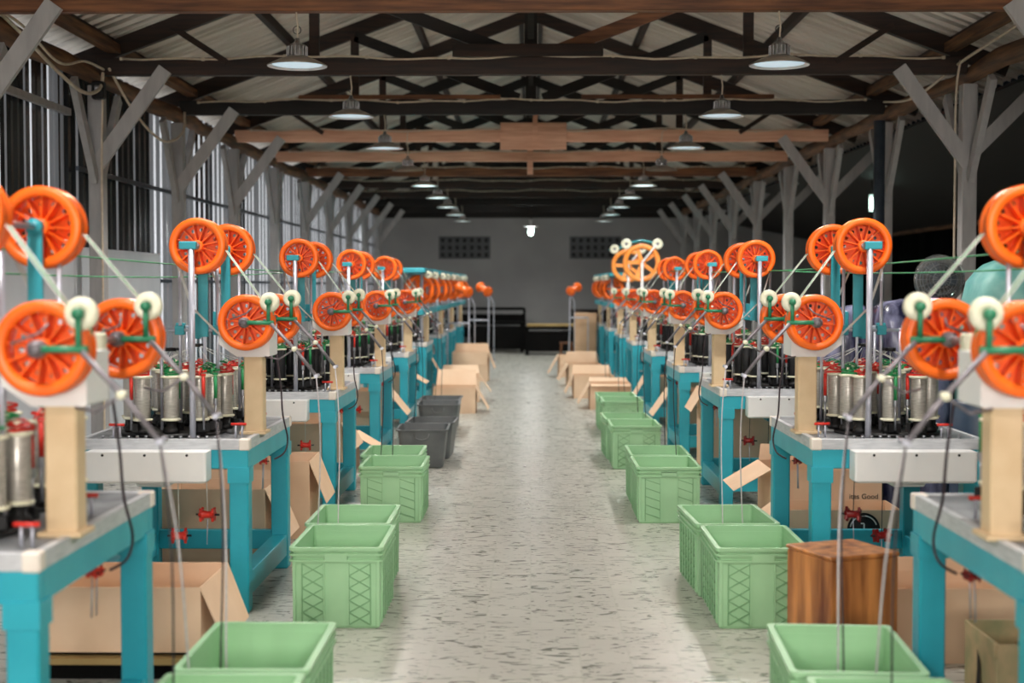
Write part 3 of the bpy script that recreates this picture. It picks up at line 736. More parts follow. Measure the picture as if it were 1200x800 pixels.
    for y in (.315, .835): mb.lathe([(0, 0), (.245, 0), (.25, .012), (.16, .014), (0, .014)], (.415, y, .80), M['black'], 'z', 32)
    for i in range(14): mb.lathe([(0, .0), (.008, 0), (.008, .012), (0, .012)], (.16+.04*i, .05, .80), M['steel'], 'z', 6)
    mb.build('track_plate', t)
    n = 11 if kind == 'std' else 9
    for hd, yc in enumerate((.315, .835)):
        strands = B()
        for i in range(n):
            a = 2*PI*(i+.5*hd)/n; R = .205 if i % 2 else .175
            u, y = .415+R*math.cos(a)*1.18, yc+R*math.sin(a)
            b = link('bobbin', B_BLACK, t, (sxw(u), y, .812)); b.rotation_euler = (0, 0, random.uniform(0, 6.28))
            link('carrier', CARR, b); link('tension_arm', ARM_R if (i+hd) % 2 else ARM_G, b)
            if kind == 'std': strands.tube([(u, y, 1.11), (.425, yc-.01, 1.20)], .0013, M['strand'], 3, False)
            elif i % 3 == 0: strands.tube([(u, y, 1.11), (.2, yc-.01, 1.5)], .002, M['strand'], 3, False)
        strands.build('yarn_strands', t)
    # small red tension knobs on the table and the star weights hanging below
    for (u, y) in ((.045, .09), (.05, .62), (.60, .05)):
        mb = B(); mb.tube([(u, y, .80), (u, y, .86)], .005, M['pole'], 6); mb.tube([(u+.03, y, .80), (u+.03, y, .86)], .005, M['pole'], 6); mb.tube([(u-.02, y, .862), (u+.05, y, .862)], .0065, M['redp'] if kind == 'std' else M['darkred'], 8); mb.build('tension_knob', t)
    return t

BIGW = bigwheel_mesh('big_wheel', M['orangelite'], .245)
BIGW2 = bigwheel_mesh('big_wheel_deep', M['orange'], .245)
GANW = bigwheel_mesh('gantry_wheel', M['orange'], .19, 5, .10)

def add_weights(t, sx, spots, star, cordm, sc=1.):
    for (u, y, z) in spots:
        o = link('star_weight', star, t, (sx*u, y, z)); o.scale = (sc, sc, sc); o.rotation_euler = (random.uniform(0, 1), 0, random.uniform(-.5, .5))
        mb = MB(sx); mb.tube([(u, y, z+.015), (u+.005, y, .64)], .0022, cordm, 5); mb.tube([(u, y, z-.015), (u+.004, y, z-.14)], .0025, M['pole'], 5); mb.build('weight_cord', t)
def add_hose(t, sx, y, m):
    mb = MB(sx); pts = [(-.03, y, 1.16), (-.05, y, 1.0), (-.055, y+.02, .86), (-.075, y+.04, .74), (-.06, y+.03, .67), (-.015, y, .64)]
    P = [Vector(p) for p in pts]; out = []
    for i in range(len(P)-1):
        p0, p1, p2, p3 = P[max(i-1, 0)], P[i], P[i+1], P[min(i+2, len(P)-1)]
        for j in range(6):
            q = j/6; out.append(.5*((2*p1)+(-p0+p2)*q+(2*p0-5*p1+4*p2-p3)*q*q+(-p0+3*p1-3*p2+p3)*q**3))
    out.append(P[-1]); mb.tube(out, .0045, M['hose'], 6); mb.build('hose', t)
def add_cords(t, sx, ends, m, r=.0035):
    for (a, b) in ends:
        a, b = Vector(a), Vector(b); pts = []
        for i in range(9):
            q = i/8; p = a.lerp(b, q); p.x += -.03*math.sin(q*PI)*(1-q); pts.append(p)
        mb = MB(sx); mb.tube(pts, r, m, 6); mb.build('braided_cord', t)

LY = [3.68, 6.45, 9.33, 12.10, 14.90, 17.50, 20.40, 23.2, 26.1]
RY = [3.66, 6.50, 9.65, 12.30, 15.15, 18.00, 20.60, 23.6, 26.6]
XA = 1.29
proto = {}
for sx in (-1, 1):
    for kind in ('std', 'big', 'gantry'):
        if (sx, kind) == (-1, 'big'): continue
        proto[(sx, kind)] = machine(sx, kind)
first = {k: True for k in proto}
def place_machine(sx, idx, kind, y, bob):
    p = proto[(sx, kind)]
    swap = {B_BLACK.name: B_SILVER} if bob == 'silver' else None
    if first[(sx, kind)] and not swap: o = p; first[(sx, kind)] = False
    else: o = copy_tree(p, None, swap)
    o.location = (sx*XA, y, 0)
    side = 'left' if sx < 0 else 'right'
    bd = {'silver': 'pale grey bobbins', 'black': 'black bobbins'}[bob]
    kd = {'std': f'teal braiding machine with orange wheels and {bd}', 'big': 'teal braiding machine with one large pale orange wheel on top', 'gantry': 'teal braiding machine under a long teal gantry beam'}[kind]
    o['label'] = f'{kd}, {ORD[idx]} in the {side} row'
    if idx == 0:
        for c in list(o.children):
            if c.name.startswith('back_rail'): bpy.data.objects.remove(c)
    if idx < 4:
        add_weights(o, sx, [(.21, .10, .44), (.33, .05, .35)] if idx else [(.06, .12, .55)], STAR_R if sx < 0 else STAR_D, M['strand'] if sx < 0 else M['cord'])
        add_weights(o, sx, [(.05, .62, .625), (.06, .70, .615)], STAR_R if sx < 0 else STAR_D, M['black'], .5)
    if idx < 6 and kind == 'std': add_hose(o, sx, .58, M['hose'])
    if kind == 'std' or kind == 'big':
        cm = M['cordgrey'] if idx < 2 else M['cord']
        add_cords(o, sx, [((-.30, .09, 1.085), (-.25, .42 if idx else .66, .12)), ((-.285, .83, 1.085), (-.30, .80 if idx else .9, .12))], cm, .0034 if idx < 1 else .003)
    return o
KL = ['std']*5+['gantry']*4; KR = ['std']*5+['big', 'big', 'gantry', 'gantry']
BL = ['silver', 'silver', 'black', 'black', 'black', 'black', 'black', 'black', 'black']; BR = ['silver', 'silver', 'black', 'black', 'black', 'black', 'black', 'black', 'black']
MACH = {}
for i in list(range(1, 9))+[0]:
    MACH[(-1, i)] = place_machine(-1, i, KL[i], LY[i], BL[i]); MACH[(1, i)] = place_machine(1, i, KR[i], RY[i], BR[i])
for k, p in proto.items():
    if first[k]:
        for c in list(p.children_recursive): bpy.data.objects.remove(c)
        bpy.data.objects.remove(p)

# long green cords strung over the machines
for s_, xs in ((-1, ((2.0, 1.60, 2.0, 10.2), (1.85, 1.66, 2.2, 15.2))), (1, ((1.95, 1.62, 2.0, 10.4), (1.8, 1.66, 2.2, 15.4)))):
    for j, (x, z, y0, y1) in enumerate(xs):
        mb = MB(); pts = [(s_*x+s_*(-.3)*(i/24), y0+(y1-y0)*i/24, z-.06*math.sin(PI*i/24)*1.0) for i in range(25)]
        mb.tube(pts, .0035, M['greenstrand'], 5)
        side = 'left' if s_ < 0 else 'right'
        tag(mb.build('green_cord'), f'thin green cord strung over the {side} machines, ' + ('the outer shorter one' if j == 0 else 'the inner longer one'), 'cord', 'green cords over the machines')

# ------------------------------------------------------------------ green crates
def crate_meshes(style):
    W, D, H = .20, .30, .355
    mb = MB(); w = .005; t = .006
    mb.loft_rect([(W-t-.008, D-t-.008, 0), (W-t-.004, D-t-.004, .01), (W-.006, D-.006, H-.05), (W-.006, D-.006, H), (W-.013, D-.013, H), (W-.018, D-.018, .012)], M['crate'], rad=.018)
    body = mb.mesh('crate_body')
    mb = MB()
    for (z0, z1, e) in ((H-.012, H+.002, .006), (H-.034, H-.026, .006), (H-.060, H-.052, .006)):
        mb.loft_rect([(W-.008, D-.008, z0), (W+e, D+e, z0), (W+e, D+e, z1), (W-.014, D-.014, z1), (W-.014, D-.014, z0)], M['crate'], rad=.02, cap=False)
    rim = mb.mesh('crate_rim')
    pans = []
    # short sides (two latticed panels each), long sides (four)
    def panel(mb, o, ux, x0, x1, z0, z1, nrm, long_):
        o = Vector(o); ux = Vector(ux); n = Vector(nrm)
        def q(a, z): return o+ux*a+Vector((0, 0, z))+n*.001
        def rib(a0, z0_, a1, z1_, wd=.004): mb.bar(q(a0, z0_), q(a1, z1_), .008, wd, M['crateD'], up=ux if abs(a1-a0) < 1e-6 else (0, 0, 1))
        rib(x0, z0, x0, z1, .005); rib(x1, z0, x1, z1, .005)
        k = 5; st = (z1-z0)/k
        for i in range(k):
            if style == 'x':
                rib(x0, z0+i*st, x1, z0+(i+1)*st); rib(x1, z0+i*st, x0, z0+(i+1)*st)
            else:
                rib(x0, z0+(i+.9)*st, x1, z0+(i+.3)*st)
    for s_ in (-1, 1):
        for (a, b) in ((-.150, -.055), (.055, .150)):
            mb = MB(); panel(mb, (0, s_*(D-.008), 0), (1, 0, 0), a, b, .015, H-.07, (0, s_, 0), False); pans.append(mb.mesh('lattice_panel'))
        mb = MB()
        for yy in (-.24, -.16, -.08, 0, .08, .16, .24):
            mb.bar((s_*(W-.007), yy, .015), (s_*(W-.004), yy, H-.065), .010, .012, M['crate'], up=(0, 1, 0))
        for i in range(6):
            panel(mb, (s_*(W-.008), 0, 0), (0, 1, 0), -.24+.08*i+.012, -.16+.08*i-.012, .02, H-.075, (s_, 0, 0), True)
        pans.append(mb.mesh('lattice_panel'))
    hs = []
    for s_ in (-1, 1):
        mb = MB(); mb.box(-.052, .052, s_*(D-.002)-.008, s_*(D-.002)+.008, H-.062, H-.022, M['crate'], bev=.004)
        mb.box(-.056, -.050, s_*(D-.006)-.006, s_*(D-.006)+.006, .015, H-.06, M['crate']); mb.box(.050, .056, s_*(D-.006)-.006, s_*(D-.006)+.006, .015, H-.06, M['crate'])
        mb.box(-.19, -.178, s_*(D-.006)-.006, s_*(D-.006)+.006, .01, H-.06, M['crate']); mb.box(.178, .19, s_*(D-.006)-.006, s_*(D-.006)+.006, .01, H-.06, M['crate'])
        hs.append(mb.mesh('crate_handle'))
    return body, rim, pans, hs
CX = crate_meshes('x'); CS = crate_meshes('slant')
def crate(cx, y0, lab, style=CX, rz=0.):
    t = thing('plastic_crate', lab, 'crate', (cx, y0+.3, 0), rz, 'green plastic crates along the aisle')
    b, r, ps, hs = style
    link('crate_body', b, t); link('crate_rim', r, t)
    for p in ps: link('lattice_panel', p, t)
    for h in hs: link('crate_handle', h, t)
crate(-.87, 3.55, 'green plastic crate cut off by the bottom edge on the left of the aisle')
crate(-.865, 4.19, 'wide open green plastic crate at the lower left, second nearest on that side')
crate(-.852, 6.17, 'green plastic crate with cross lattice front beside the left second machine')
crate(-.885, 6.80, 'green plastic crate standing close behind the lattice fronted one on the left')
crate(-.885, 8.95, 'green plastic crate with slanted ribs in front of the grey tubs on the left', CS)
crate(-.95, 9.58, 'green plastic crate just before the grey tubs, behind the slanted rib one', CS)
crate(1.0, 3.53, 'green plastic crate cut off by the bottom edge on the right of the aisle', CX, -.04)
crate(.99, 4.18, 'wide open green plastic crate at the lower right with a cord falling in', CX, -.05)
crate(1.015, 6.18, 'green plastic crate beside the brown wooden block, lattice side to the camera')
crate(.985, 6.82, 'green plastic crate behind the one by the wooden block, its long ribbed side showing', CX, .05)
crate(.875, 8.95, 'green plastic crate with slanted ribs beside the right third machine', CS)
crate(.88, 9.60, 'green plastic crate tucked behind the slanted rib crate on the right', CS)
crate(.865, 11.6, 'green plastic crate with lattice front in the middle of the right row', CX)
crate(.84, 12.25, 'green plastic crate directly behind the middle right lattice crate', CX, .03)
crate(.92, 14.1, 'far green plastic crate of the right row with a wide handle', CX)
crate(.90, 14.75, 'farthest green plastic crate, next to the open cartons on the right', CX)

# grey tubs
def tub_mesh():
    mb = MB(); W, D, H = .205, .28, .32
    mb.loft_rect([(W-.045, D-.045, 0), (W-.035, D-.035, .008), (W-.004, D-.004, H-.01), (W+.010, D+.010, H-.012), (W+.012, D+.012, H), (W-.006, D-.006, H), (W-.045, D-.045, .012)], M['greycrate'], rad=.04, n=4)
    b = mb.mesh('tub_body')
    mb = MB(); 
    for s_ in (-1, 1):
        pts = [(-.06, s_*(D+.004), H-.03), (-.05, s_*(D+.008), H-.07), (0, s_*(D+.010), H-.085), (.05, s_*(D+.008), H-.07), (.06, s_*(D+.004), H-.03)]
        mb.tube(pts, .006, M['greycrate'], 6)
    h = mb.mesh('tub_handle')
    return b, h
TB, THN = tub_mesh()
for (cx, y0, lab, rz) in ((-.90, 11.62, 'grey plastic tub nearest to the green crates on the left', .02), (-.87, 12.25, 'grey plastic tub close behind the nearest grey one', -.03),
                          (-.93, 14.1, 'grey plastic tub third back on the left with a mark on its front', .03), (-.95, 14.75, 'farthest grey plastic tub, next to the cartons on the left', -.02)):
    t = thing('plastic_tub', lab, 'tub', (cx, y0+.28, 0), rz, 'grey plastic tubs'); link('tub_body', TB, t); link('tub_handle', THN, t)

# ------------------------------------------------------------------ cardboard cartons
def carton(cx, cy, w, d, h, lab, flaps, rz=0., z0=0., mat='card', closed=False, fl=None, group='cardboard cartons'):
    t = thing('cardboard_carton', lab, 'carton', (cx, cy, z0), rz, group)
    hx, hy, th = w/2, d/2, .005
    mb = MB()
    if closed: mb.box(-hx, hx, -hy, hy, 0, h, M[mat], bev=.004); mb.box(-.025, .025, -hy-.002, hy+.002, h-.03, h+.002, M['cardin'])
    else:
        def quad(*ps, m=M[mat]):
            vs = [mb.bm.verts.new(p) for p in ps]; f = mb.bm.faces.new(vs); f.material_index = mb.mi(m)
        mb.box(-hx, hx, -hy, -hy+th, 0, h, M[mat]); mb.box(-hx, hx, hy-th, hy, 0, h, M[mat])
        mb.box(-hx, -hx+th, -hy+th, hy-th, 0, h, M[mat]); mb.box(hx-th, hx, -hy+th, hy-th, 0, h, M[mat]); mb.box(-hx+th, hx-th, -hy+th, hy-th, .001, .008, M['cardin'])
    mb.build('carton_body', t)
    for side, (ang, ln) in flaps.items():
        a = math.radians(ang); dx, dz = math.sin(a)*ln, math.cos(a)*ln
        mb = MB(); i = mb.mi(M[mat])
        if side in 'LR':
            s_ = -1 if side == 'L' else 1; c = .02
            A = [(s_*hx, -hy+.004, h), (s_*hx, hy-.004, h), (s_*(hx+dx), hy-c, h+dz), (s_*(hx+dx), -hy+c, h+dz)]
        else:
            s_ = -1 if side == 'F' else 1; c = .02
            A = [(-hx+.004, s_*hy, h), (hx-.004, s_*hy, h), (hx-c, s_*(hy+dx), h+dz), (-hx+c, s_*(hy+dx), h+dz)]
        nv = (Vector(A[1])-Vector(A[0])).cross(Vector(A[2])-Vector(A[1])).normalized()*.004
        va = [mb.bm.verts.new(p) for p in A]; vb = [mb.bm.verts.new(Vector(p)+nv) for p in A]
        fs = [mb.bm.faces.new(va), mb.bm.faces.new(vb)]+[mb.bm.faces.new((va[k], va[(k+1) % 4], vb[(k+1) % 4], vb[k])) for k in range(4)]
        mb.build('flap', t)
    return t
# left side, front to back
c1 = carton(-1.60, 5.62, .68, .50, .25, 'long low open cardboard carton on a board between the two nearest left machines', {'R': (158, .24)}, z0=.10)
mb = MB(); mb.box(-1.98, -1.24, 5.33, 5.92, .062, .085, M['yellowboard']); 
for y in (5.36, 5.6, 5.85): mb.box(-1.98, -1.24, y, y+.05, 0, .062, M['darkwood'])
mb.box(-1.98, -1.24, 5.40, 5.85, .085, .099, M['darkwood'])
tag(mb.build('wooden_pallet'), 'thin wooden pallet under the long low carton at the left', 'pallet')
carton(-1.72, 7.86, .56, .42, .40, 'open cardboard carton directly behind the second left machine, flap hanging towards the aisle', {'R': (156, .30), 'B': (8, .05), 'L': (130, .18)})
carton(-1.62, 8.62, .60, .50, .46, 'open cardboard carton just in front of the third left machine, angled flap', {'R': (158, .27)}, .03)
carton(-1.70, 10.85, .56, .50, .47, 'cardboard carton behind the third left machine, beside the slanted rib crates', {'R': (150, .22), 'B': (5, .25)})
carton(-1.68, 11.62, .50, .40, .30, 'low cardboard carton immediately before the fourth left machine', {'R': (120, .22)})
carton(-1.62, 13.75, .50, .50, .50, 'cardboard carton behind the fourth left machine, flap leaning over a grey tub', {'R': (140, .30), 'F': (165, .2)})
carton(-1.62, 16.5, .50, .50, .48, 'cardboard carton behind the fifth left machine in the shade', {'R': (120, .2)})
carton(-.90, 16.95, .50, .48, .30, 'cardboard carton in the left aisle next beyond the grey tubs', {'R': (150, .30), 'B': (35, .22)})
carton(-.92, 18.6, .50, .50, .34, 'cardboard carton in the left aisle behind the one with a back flap up', {'R': (145, .26), 'L': (30, .25), 'B': (60, .2)}, .04)
carton(-.95, 22.6, .56, .55, .46, 'tall pale cardboard carton in the left aisle, farthest large one on that side', {'R': (158, .28), 'F': (174, .2), 'B': (10, .12)}, -.02)
# right side
carton(1.74, 5.80, .60, .36, .30, 'open cardboard carton behind the nearest right machine leg, beside the wooden block', {'B': (5, .06)})
t = carton(1.745, 4.92, .36, .36, .30, 'worn torn cardboard carton at the lower right corner of the picture', {'L': (178, .05)}, mat='cardworn')
mb = MB(); i = mb.mi(M['ventblack']); vs = [mb.bm.verts.new(p) for p in ((-.06, -.186, .02), (.15, -.186, .02), (.16, -.186, .14), (.07, -.186, .23), (-.02, -.186, .21), (-.07, -.186, .12))]; mb.bm.faces.new(vs).material_index = i
mb.build('torn_hole', t)
mb = MB(); i = mb.mi(M['ventblack']); vs = [mb.bm.verts.new(p) for p in ((-.187, -.02, .08), (-.187, .03, .10), (-.187, .015, .17), (-.187, .02, .24), (-.187, -.01, .2))]; mb.bm.faces.new(vs).material_index = i
mb.build('torn_hole', t)
t = carton(1.72, 7.98, .64, .36, .27, 'low cardboard carton with a black round mark, behind the second right machine', {'L': (125, .2)})
mb = MB(); mb.lathe([(0, 0), (.090, 0), (.090, -.002), (0, -.002)], (.11, -.182, .165), M['ink'], 'y', 32); mb.build('round_mark', t)
mb = MB()
pts = [(.11+.074*math.cos(a), -.1855, .165+.074*math.sin(a)) for a in [math.radians(d) for d in range(20, 171, 10)]]
mb.tube(pts, .004, M['white'], 5)
mb.bar((.045, -.1855, .165), (.092, -.1855, .165), .003, .008, M['white']); mb.bar((.112, -.1855, .125), (.112, -.1855, .195), .003, .008, M['white'], up=(1, 0, 0)); mb.bar((.094, -.1855, .197), (.112, -.1855, .197), .003, .007, M['white'])
mb.lathe([(0, -.001), (.008, -.001)], (.138, -.185, .135), M['white'], 'y', 10); mb.build('round_mark_lines', t)
t = carton(1.72, 8.50, .64, .50, .43, 'taller cardboard carton with black lettering behind the low round-marked one', {'L': (120, .25), 'B': (15, .1)})
fc = bpy.data.curves.new('lettering', 'FONT'); fc.body = 'ites Good'; fc.size = .042; fc.extrude = .001; fc.materials.append(M['ink'])
tmp = link('tmp', fc, None); dg = bpy.context.evaluated_depsgraph_get(); dg.update()
tme = bpy.data.meshes.new_from_object(tmp.evaluated_get(dg)); bpy.data.objects.remove(tmp); tme.materials.clear(); tme.materials.append(M['ink'])
fo = link('printed_lettering', tme, t, (.13, -.2525, .265)); fo.rotation_euler = (PI/2, 0, 0)
carton(1.66, 11.2, .64, .50, .70, 'tall plain cardboard carton behind the third right machine', {'F': (170, .12), 'L': (150, .2)})
carton(1.64, 13.8, .60, .50, .50, 'cardboard carton behind the fourth right machine with a flap out to the aisle', {'L': (145, .30)})
carton(1.64, 16.65, .60, .50, .45, 'cardboard carton between the fifth and sixth right machines', {'L': (150, .25)})
carton(.97, 17.5, .50, .50, .31, 'nearest open cardboard carton in the right aisle behind the green crates', {'L': (150, .28), 'B': (80, .2), 'F': (100, .1)})
carton(.84, 19.2, .54, .45, .30, 'second open cardboard carton in the right aisle, plain front', {'L': (155, .26), 'B': (40, .15)}, .03)
t = carton(.80, 21.5, .50, .45, .33, 'third open cardboard carton in the right aisle, small brown print inside', {'L': (150, .28), 'B': (20, .18)}, .08)
t = carton(.72, 23.6, .52, .45, .36, 'farthest open cardboard carton in the right aisle with dark round print', {'L': (150, .35), 'F': (172, .15)}, .05)
mb = MB(); mb.lathe([(.0, -.002), (.055, -.002)], (.08, -.232, .29), M['ink'], 'y', 16); mb.bar((-.10, -.232, .29), (-.03, -.232, .29), .003, .05, M['rod']); mb.bar((.16, -.232, .29), (.22, -.232, .29), .003, .05, M['rod']); mb.build('printed_mark', t)
for j in range(3):
    carton(1.05, 27.4, .42, .42, .325, ('bottom', 'middle', 'topmost')[j]+' sealed brown carton of the stack of three at the far right', {}, .02*j, z0=.328*j+.002, closed=True, mat='cardin')

# ------------------------------------------------------------------ loose things
t = thing('wooden_block', 'glossy orange brown wooden block stool standing behind the lowest right crates', 'wooden block', (1.215, 5.53, 0), math.radians(22))
mb = MB(); mb.box(-.153, .153, -.153, .153, 0, .465, M['woodblock'], bev=.006); mb.build('block_body', t)
mb = MB(); mb.box(-.157, .157, -.157, .157, .465, .48, M['woodblock'], bev=.004); mb.build('block_top', t)
# spool stands at the aisle ends far back
for (x, y, lean, lab) in ((-.74, 25.0, 1, 'white pole stand with tilted orange spool at the far end of the left row'), (-1.0, 23.0, 1, 'orange spool on a stand beside the tall far carton at the left'),
                          (.74, 27.0, -1, 'curved white pole stand with an orange spool at the far end of the right row')):
    t = thing('spool_stand', lab, 'spool stand', (x, y, 0), 0, 'spool stands')
    mb = MB(); mb.tube([(-.02, 0, .02), (0, 0, .7), (0, 0, 1.25), (-.03*lean, 0, 1.38)], .013, M['pole'], 8); mb.tube([(.09, .05, .02), (.09, .05, 1.2), (0, 0, 1.38)], .010, M['pole'], 8)
    mb.tube([(0, 0, .9), (-.35*lean, 0.05, .9)], .014, M['pole'], 8); mb.tube([(-.35*lean, .05, .02), (-.35*lean, .05, .9)], .010, M['pole'], 8); mb.build('stand_frame', t)
    mb = MB(); mb.lathe([(0, -.14), (.09, -.14), (.095, -.12), (.06, -.10), (.06, .10), (.095, .12), (.09, .14), (0, .14)], (0, 0, 0), M['orange'], 'y', 20)
    o = mb.build('spool', t, (-.08*lean, 0, 1.44)); o.rotation_euler = (math.radians(18), 0, math.radians(35*lean))
# furniture by the back wall
def bench(cx, cy, w, d, h, lab, board):
    t = thing('workbench', lab, 'bench', (cx, cy, 0))
    mb = MB(); mb.box(-w/2, w/2, -d/2, d/2, h-.06, h, M['darkwood'], bev=.01); mb.build('bench_top', t)
    for sx in (-1, 1):
        for sy in (-1, 1): mb = MB(); mb.box(sx*(w/2-.05)-.04, sx*(w/2-.05)+.04, sy*(d/2-.05)-.04, sy*(d/2-.05)+.04, 0, h-.06, M['darkwood']); mb.build('leg', t)
    mb = MB(); mb.box(-w/2+.03, w/2-.03, -d/2+.03, d/2-.03, .08, h-.12, M['darkwood']); mb.build('shelf', t)
    if board:
        mb = MB(); mb.box(-w/2+.05, w/2-.05, -d/2+.02, d/2-.1, h+.001, h+.05, M['yellowboard'], bev=.008)
        tag(mb.build('board', None, (cx, cy, 0)), 'yellowish board lying flat on the dark bench by the back wall', 'board')
bench(.62, 31.2, 1.5, .8, .62, 'low dark workbench carrying a yellowish board before the back wall', True)
bench(-.75, 32.3, 1.2, .6, .70, 'dark bench at the back wall, left of the yellow board', False)
t = thing('rack', 'dark open rack against the back wall behind the left bench', 'rack', (-1.0, 33.4, 0))
mb = MB()
for x in (-.85, .85):
    mb.box(x-.03, x+.03, -.25, -.19, 0, .98, M['darkwood']); mb.box(x-.03, x+.03, .19, .25, 0, .98, M['darkwood'])
mb.build('rack_frame', t)
for z in (.3, .6, .94): mb = MB(); mb.box(-.88, .88, -.26, .26, z, z+.04, M['darkwood']); mb.box(-.84, .84, -.2, .2, z+.04, z+.04+(.2 if z < .9 else .02), M['darkwood']); mb.build('shelf', t)
t = thing('cabinet', 'low dark cabinet against the back wall to the right of the yellow board', 'cabinet', (1.55, 33.2, 0))
mb = MB(); mb.box(-.6, .6, -.25, .25, 0, .92, M['darkwood'], bev=.01); mb.build('cabinet_body', t)
mb = MB(); mb.box(-.62, .62, -.27, .27, .92, .96, M['timberdark'], bev=.01); mb.build('cabinet_top', t)
t = thing('stool', 'small brown wooden stool by the far carton stack', 'stool', (.74, 29.6, 0))
mb = MB(); mb.box(-.14, .14, -.14, .14, .30, .33, M['timber'], bev=.005); mb.build('seat', t)
for a in (-1, 1):
    for b_ in (-1, 1): mb = MB(); mb.bar((a*.12, b_*.12, 0), (a*.10, b_*.10, .30), .03, .03, M['timber']); mb.build('leg', t)

# sacks and odds and ends behind the right machines
def lumpy(name, lab, cat, loc, hx, hy, h, mat, seed, group=None, rz=0):
    rnd = random.Random(seed); bm = bmesh.new()
    bmesh.ops.create_icosphere(bm, subdivisions=4, radius=1)
    ph = [rnd.uniform(0, 6) for _ in range(9)]
    for v in bm.verts:
        c = v.co
        f = lambda t: math.copysign(abs(t)**.55, t)
        n = 1+.04*math.sin(c.x*5+ph[0])+.04*math.sin(c.z*6+ph[1]+c.x*3)+.03*math.sin(c.y*7+ph[2])+.015*math.sin((c.x+c.z)*17+ph[3])
        v.co = Vector((f(c.x)*hx*n, f(c.y)*hy*n, (f(c.z)*.5+.5)*h*(1+.04*math.sin(c.x*3+ph[4]))))
    for fce in bm.faces: fce.smooth = True
    me = bpy.data.meshes.new(name); bm.to_mesh(me); bm.free(); me.materials.append(mat)
    o = link(name, me, None, loc, rz); return tag(o, lab, cat, group)
lumpy('woven_sack', 'large pale teal woven sack standing upright near the right edge', 'sack', (2.98, 8.5, 0), .42, .32, 1.62, M['sackteal'], 1)
lumpy('wrapped_bundle', 'tall bluish violet wrapped bundle behind the second right machine, nearest of three', 'bundle', (2.33, 8.75, 0), .24, .22, 1.48, M['sackblue'], 2, 'wrapped bundles')
lumpy('wrapped_bundle', 'tall bluish violet wrapped bundle in the middle behind the second right machine', 'bundle', (2.58, 9.35, 0), .26, .24, 1.42, M['sackblue'], 3, 'wrapped bundles')
lumpy('wrapped_bundle', 'bluish violet wrapped bundle close in front of the right third machine', 'bundle', (2.02, 9.2, 0), .20, .19, 1.35, M['sackblue'], 4, 'wrapped bundles')
t = thing('water_jug', 'pale blue plastic jug standing on a navy drum behind the second right machine', 'jug', (2.47, 7.98, .861))
mb = MB(); mb.lathe([(0, 0), (.06, .005), (.065, .03), (.062, .08), (.065, .09), (.065, .16), (.05, .20), (.025, .22), (.025, .25), (0, .25)], (0, 0, 0), M['bluejug'], 'z', 20); mb.build('jug_body', t)
t = thing('plastic_drum', 'navy plastic drum under a pale blue jug behind the second right machine', 'drum', (2.50, 7.98, 0))
mb = MB(); mb.lathe([(0, 0), (.14, 0), (.145, .02), (.145, .28), (.15, .29), (.15, .31), (.145, .32), (.145, .58), (.15, .59), (.15, .61), (.145, .62), (.145, .84), (.13, .86), (0, .86)], (0, 0, 0), M['navy'], 'z', 28); mb.build('drum_body', t)
# pedestal fan wrapped in clear film
t = thing('pedestal_fan', 'round pedestal fan wrapped in shiny clear film among the dark area at the right', 'fan', (3.15, 11.0, 0))
mb = MB(); mb.lathe([(0, 0), (.18, 0), (.18, .02), (.03, .05), (0, .05)], (0, 0, 0), M['black'], 'z', 24); mb.tube([(0, 0, .04), (0, 0, 1.42)], .014, M['pole'], 10); mb.build('stand', t)
mb = MB(); R = .165
for q in (-.035, .035):
    for rr in (R, R*.7, R*.4): mb.tube([(rr*math.cos(2*PI*i/24), q if rr == R else q*1.4, 1.55+rr*math.sin(2*PI*i/24)) for i in range(25)], .0025, M['steel'], 4, False)
    for i in range(18):
        a = 2*PI*i/18; mb.tube([(.03*math.cos(a), q*1.6, 1.55+.03*math.sin(a)), (R*math.cos(a), q, 1.55+R*math.sin(a))], .0015, M['steel'], 4, False)
mb.build('fan_cage', t)
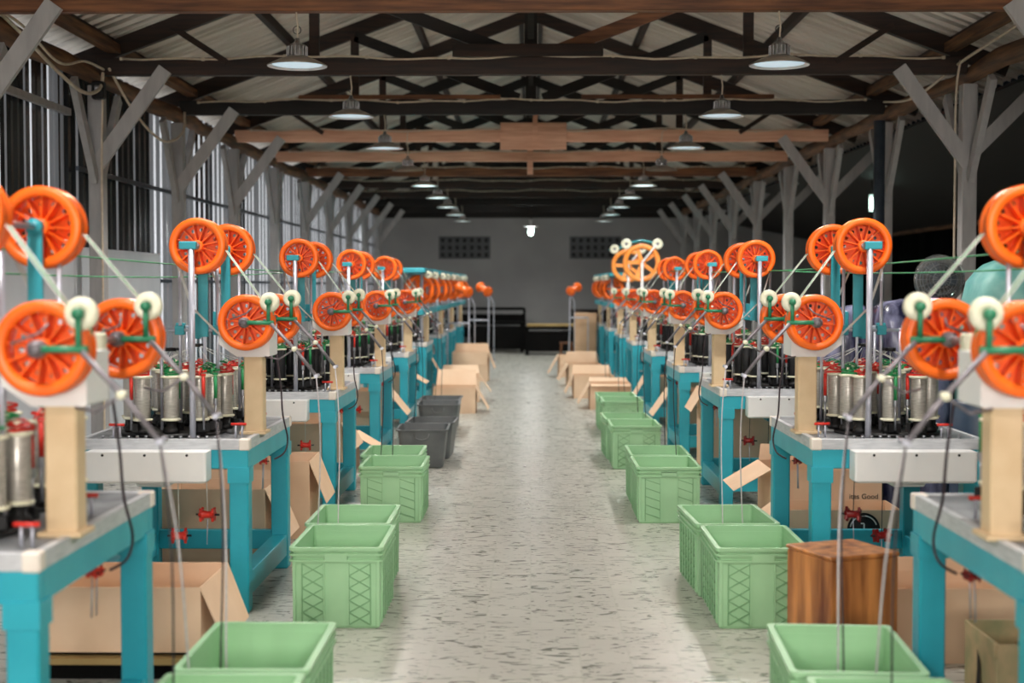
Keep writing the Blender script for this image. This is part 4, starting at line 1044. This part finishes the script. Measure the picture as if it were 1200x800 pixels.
mb = MB()
for i in range(3):
    a = 2*PI*i/3; mb.bar((.02*math.cos(a), 0, 1.55+.02*math.sin(a)), (.13*math.cos(a), .01, 1.55+.13*math.sin(a)), .09, .005, M['navy'], up=(.3*math.sin(a), 1, 0))
mb.lathe([(0, -.03), (.03, -.02), (.03, .1), (0, .12)], (0, 0, 1.55), M['navy'], 'y', 14); mb.build('fan_blades', t)
mb = MB(); mb.lathe([(0, -.10), (.10, -.09), (.185, -.04), (.195, .03), (.12, .10), (.0, .14)], (0, 0, 1.55), M['film'], 'y', 24); mb.build('film_wrap', t)

# evening light outside the left wall, seen only through the pale sheets
l = bpy.data.lights.new('outside_light', 'AREA'); l.shape = 'RECTANGLE'; l.size = 40; l.size_y = 3.0; l.energy = 800; l.color = (.95, .97, 1)
o = link('outside_light', l, None, (-5.2, 14, 1.9)); o.rotation_euler = (math.radians(90), 0, math.radians(-90))
# ------------------------------------------------------------------ added soft fill light behind the camera
l = bpy.data.lights.new('door_daylight', 'AREA'); l.shape = 'RECTANGLE'; l.size = 3.6; l.size_y = 1.3; l.energy = 440; l.color = (1.0, .93, .86)
o = link('door_daylight', l, None, (0, -5.8, 2.3)); o.rotation_euler = (math.radians(90), 0, 0)

w = bpy.data.worlds.new('World'); SC.world = w; w.use_nodes = True
w.node_tree.nodes['Background'].inputs['Color'].default_value = (.55, .62, .7, 1)
w.node_tree.nodes['Background'].inputs['Strength'].default_value = .004

# ------------------------------------------------------------------ camera: 50 mm lens at 1.5 m, focus on the second machines
cam = bpy.data.cameras.new('camera'); cam.sensor_width = 36; cam.lens = 50; cam.clip_end = 100
co = link('camera', cam, None, (0, 0, 1.5))
co.rotation_euler = (math.radians(90-2.233), 0, math.radians(.756))
cam.dof.use_dof = True; cam.dof.focus_distance = 8.2; cam.dof.aperture_fstop = 2.0
SC.camera = co
vs = SC.view_settings; vs.view_transform = 'Standard'; vs.look = 'None'; vs.gamma = 1; vs.exposure = 0.25; vs.use_curve_mapping = False
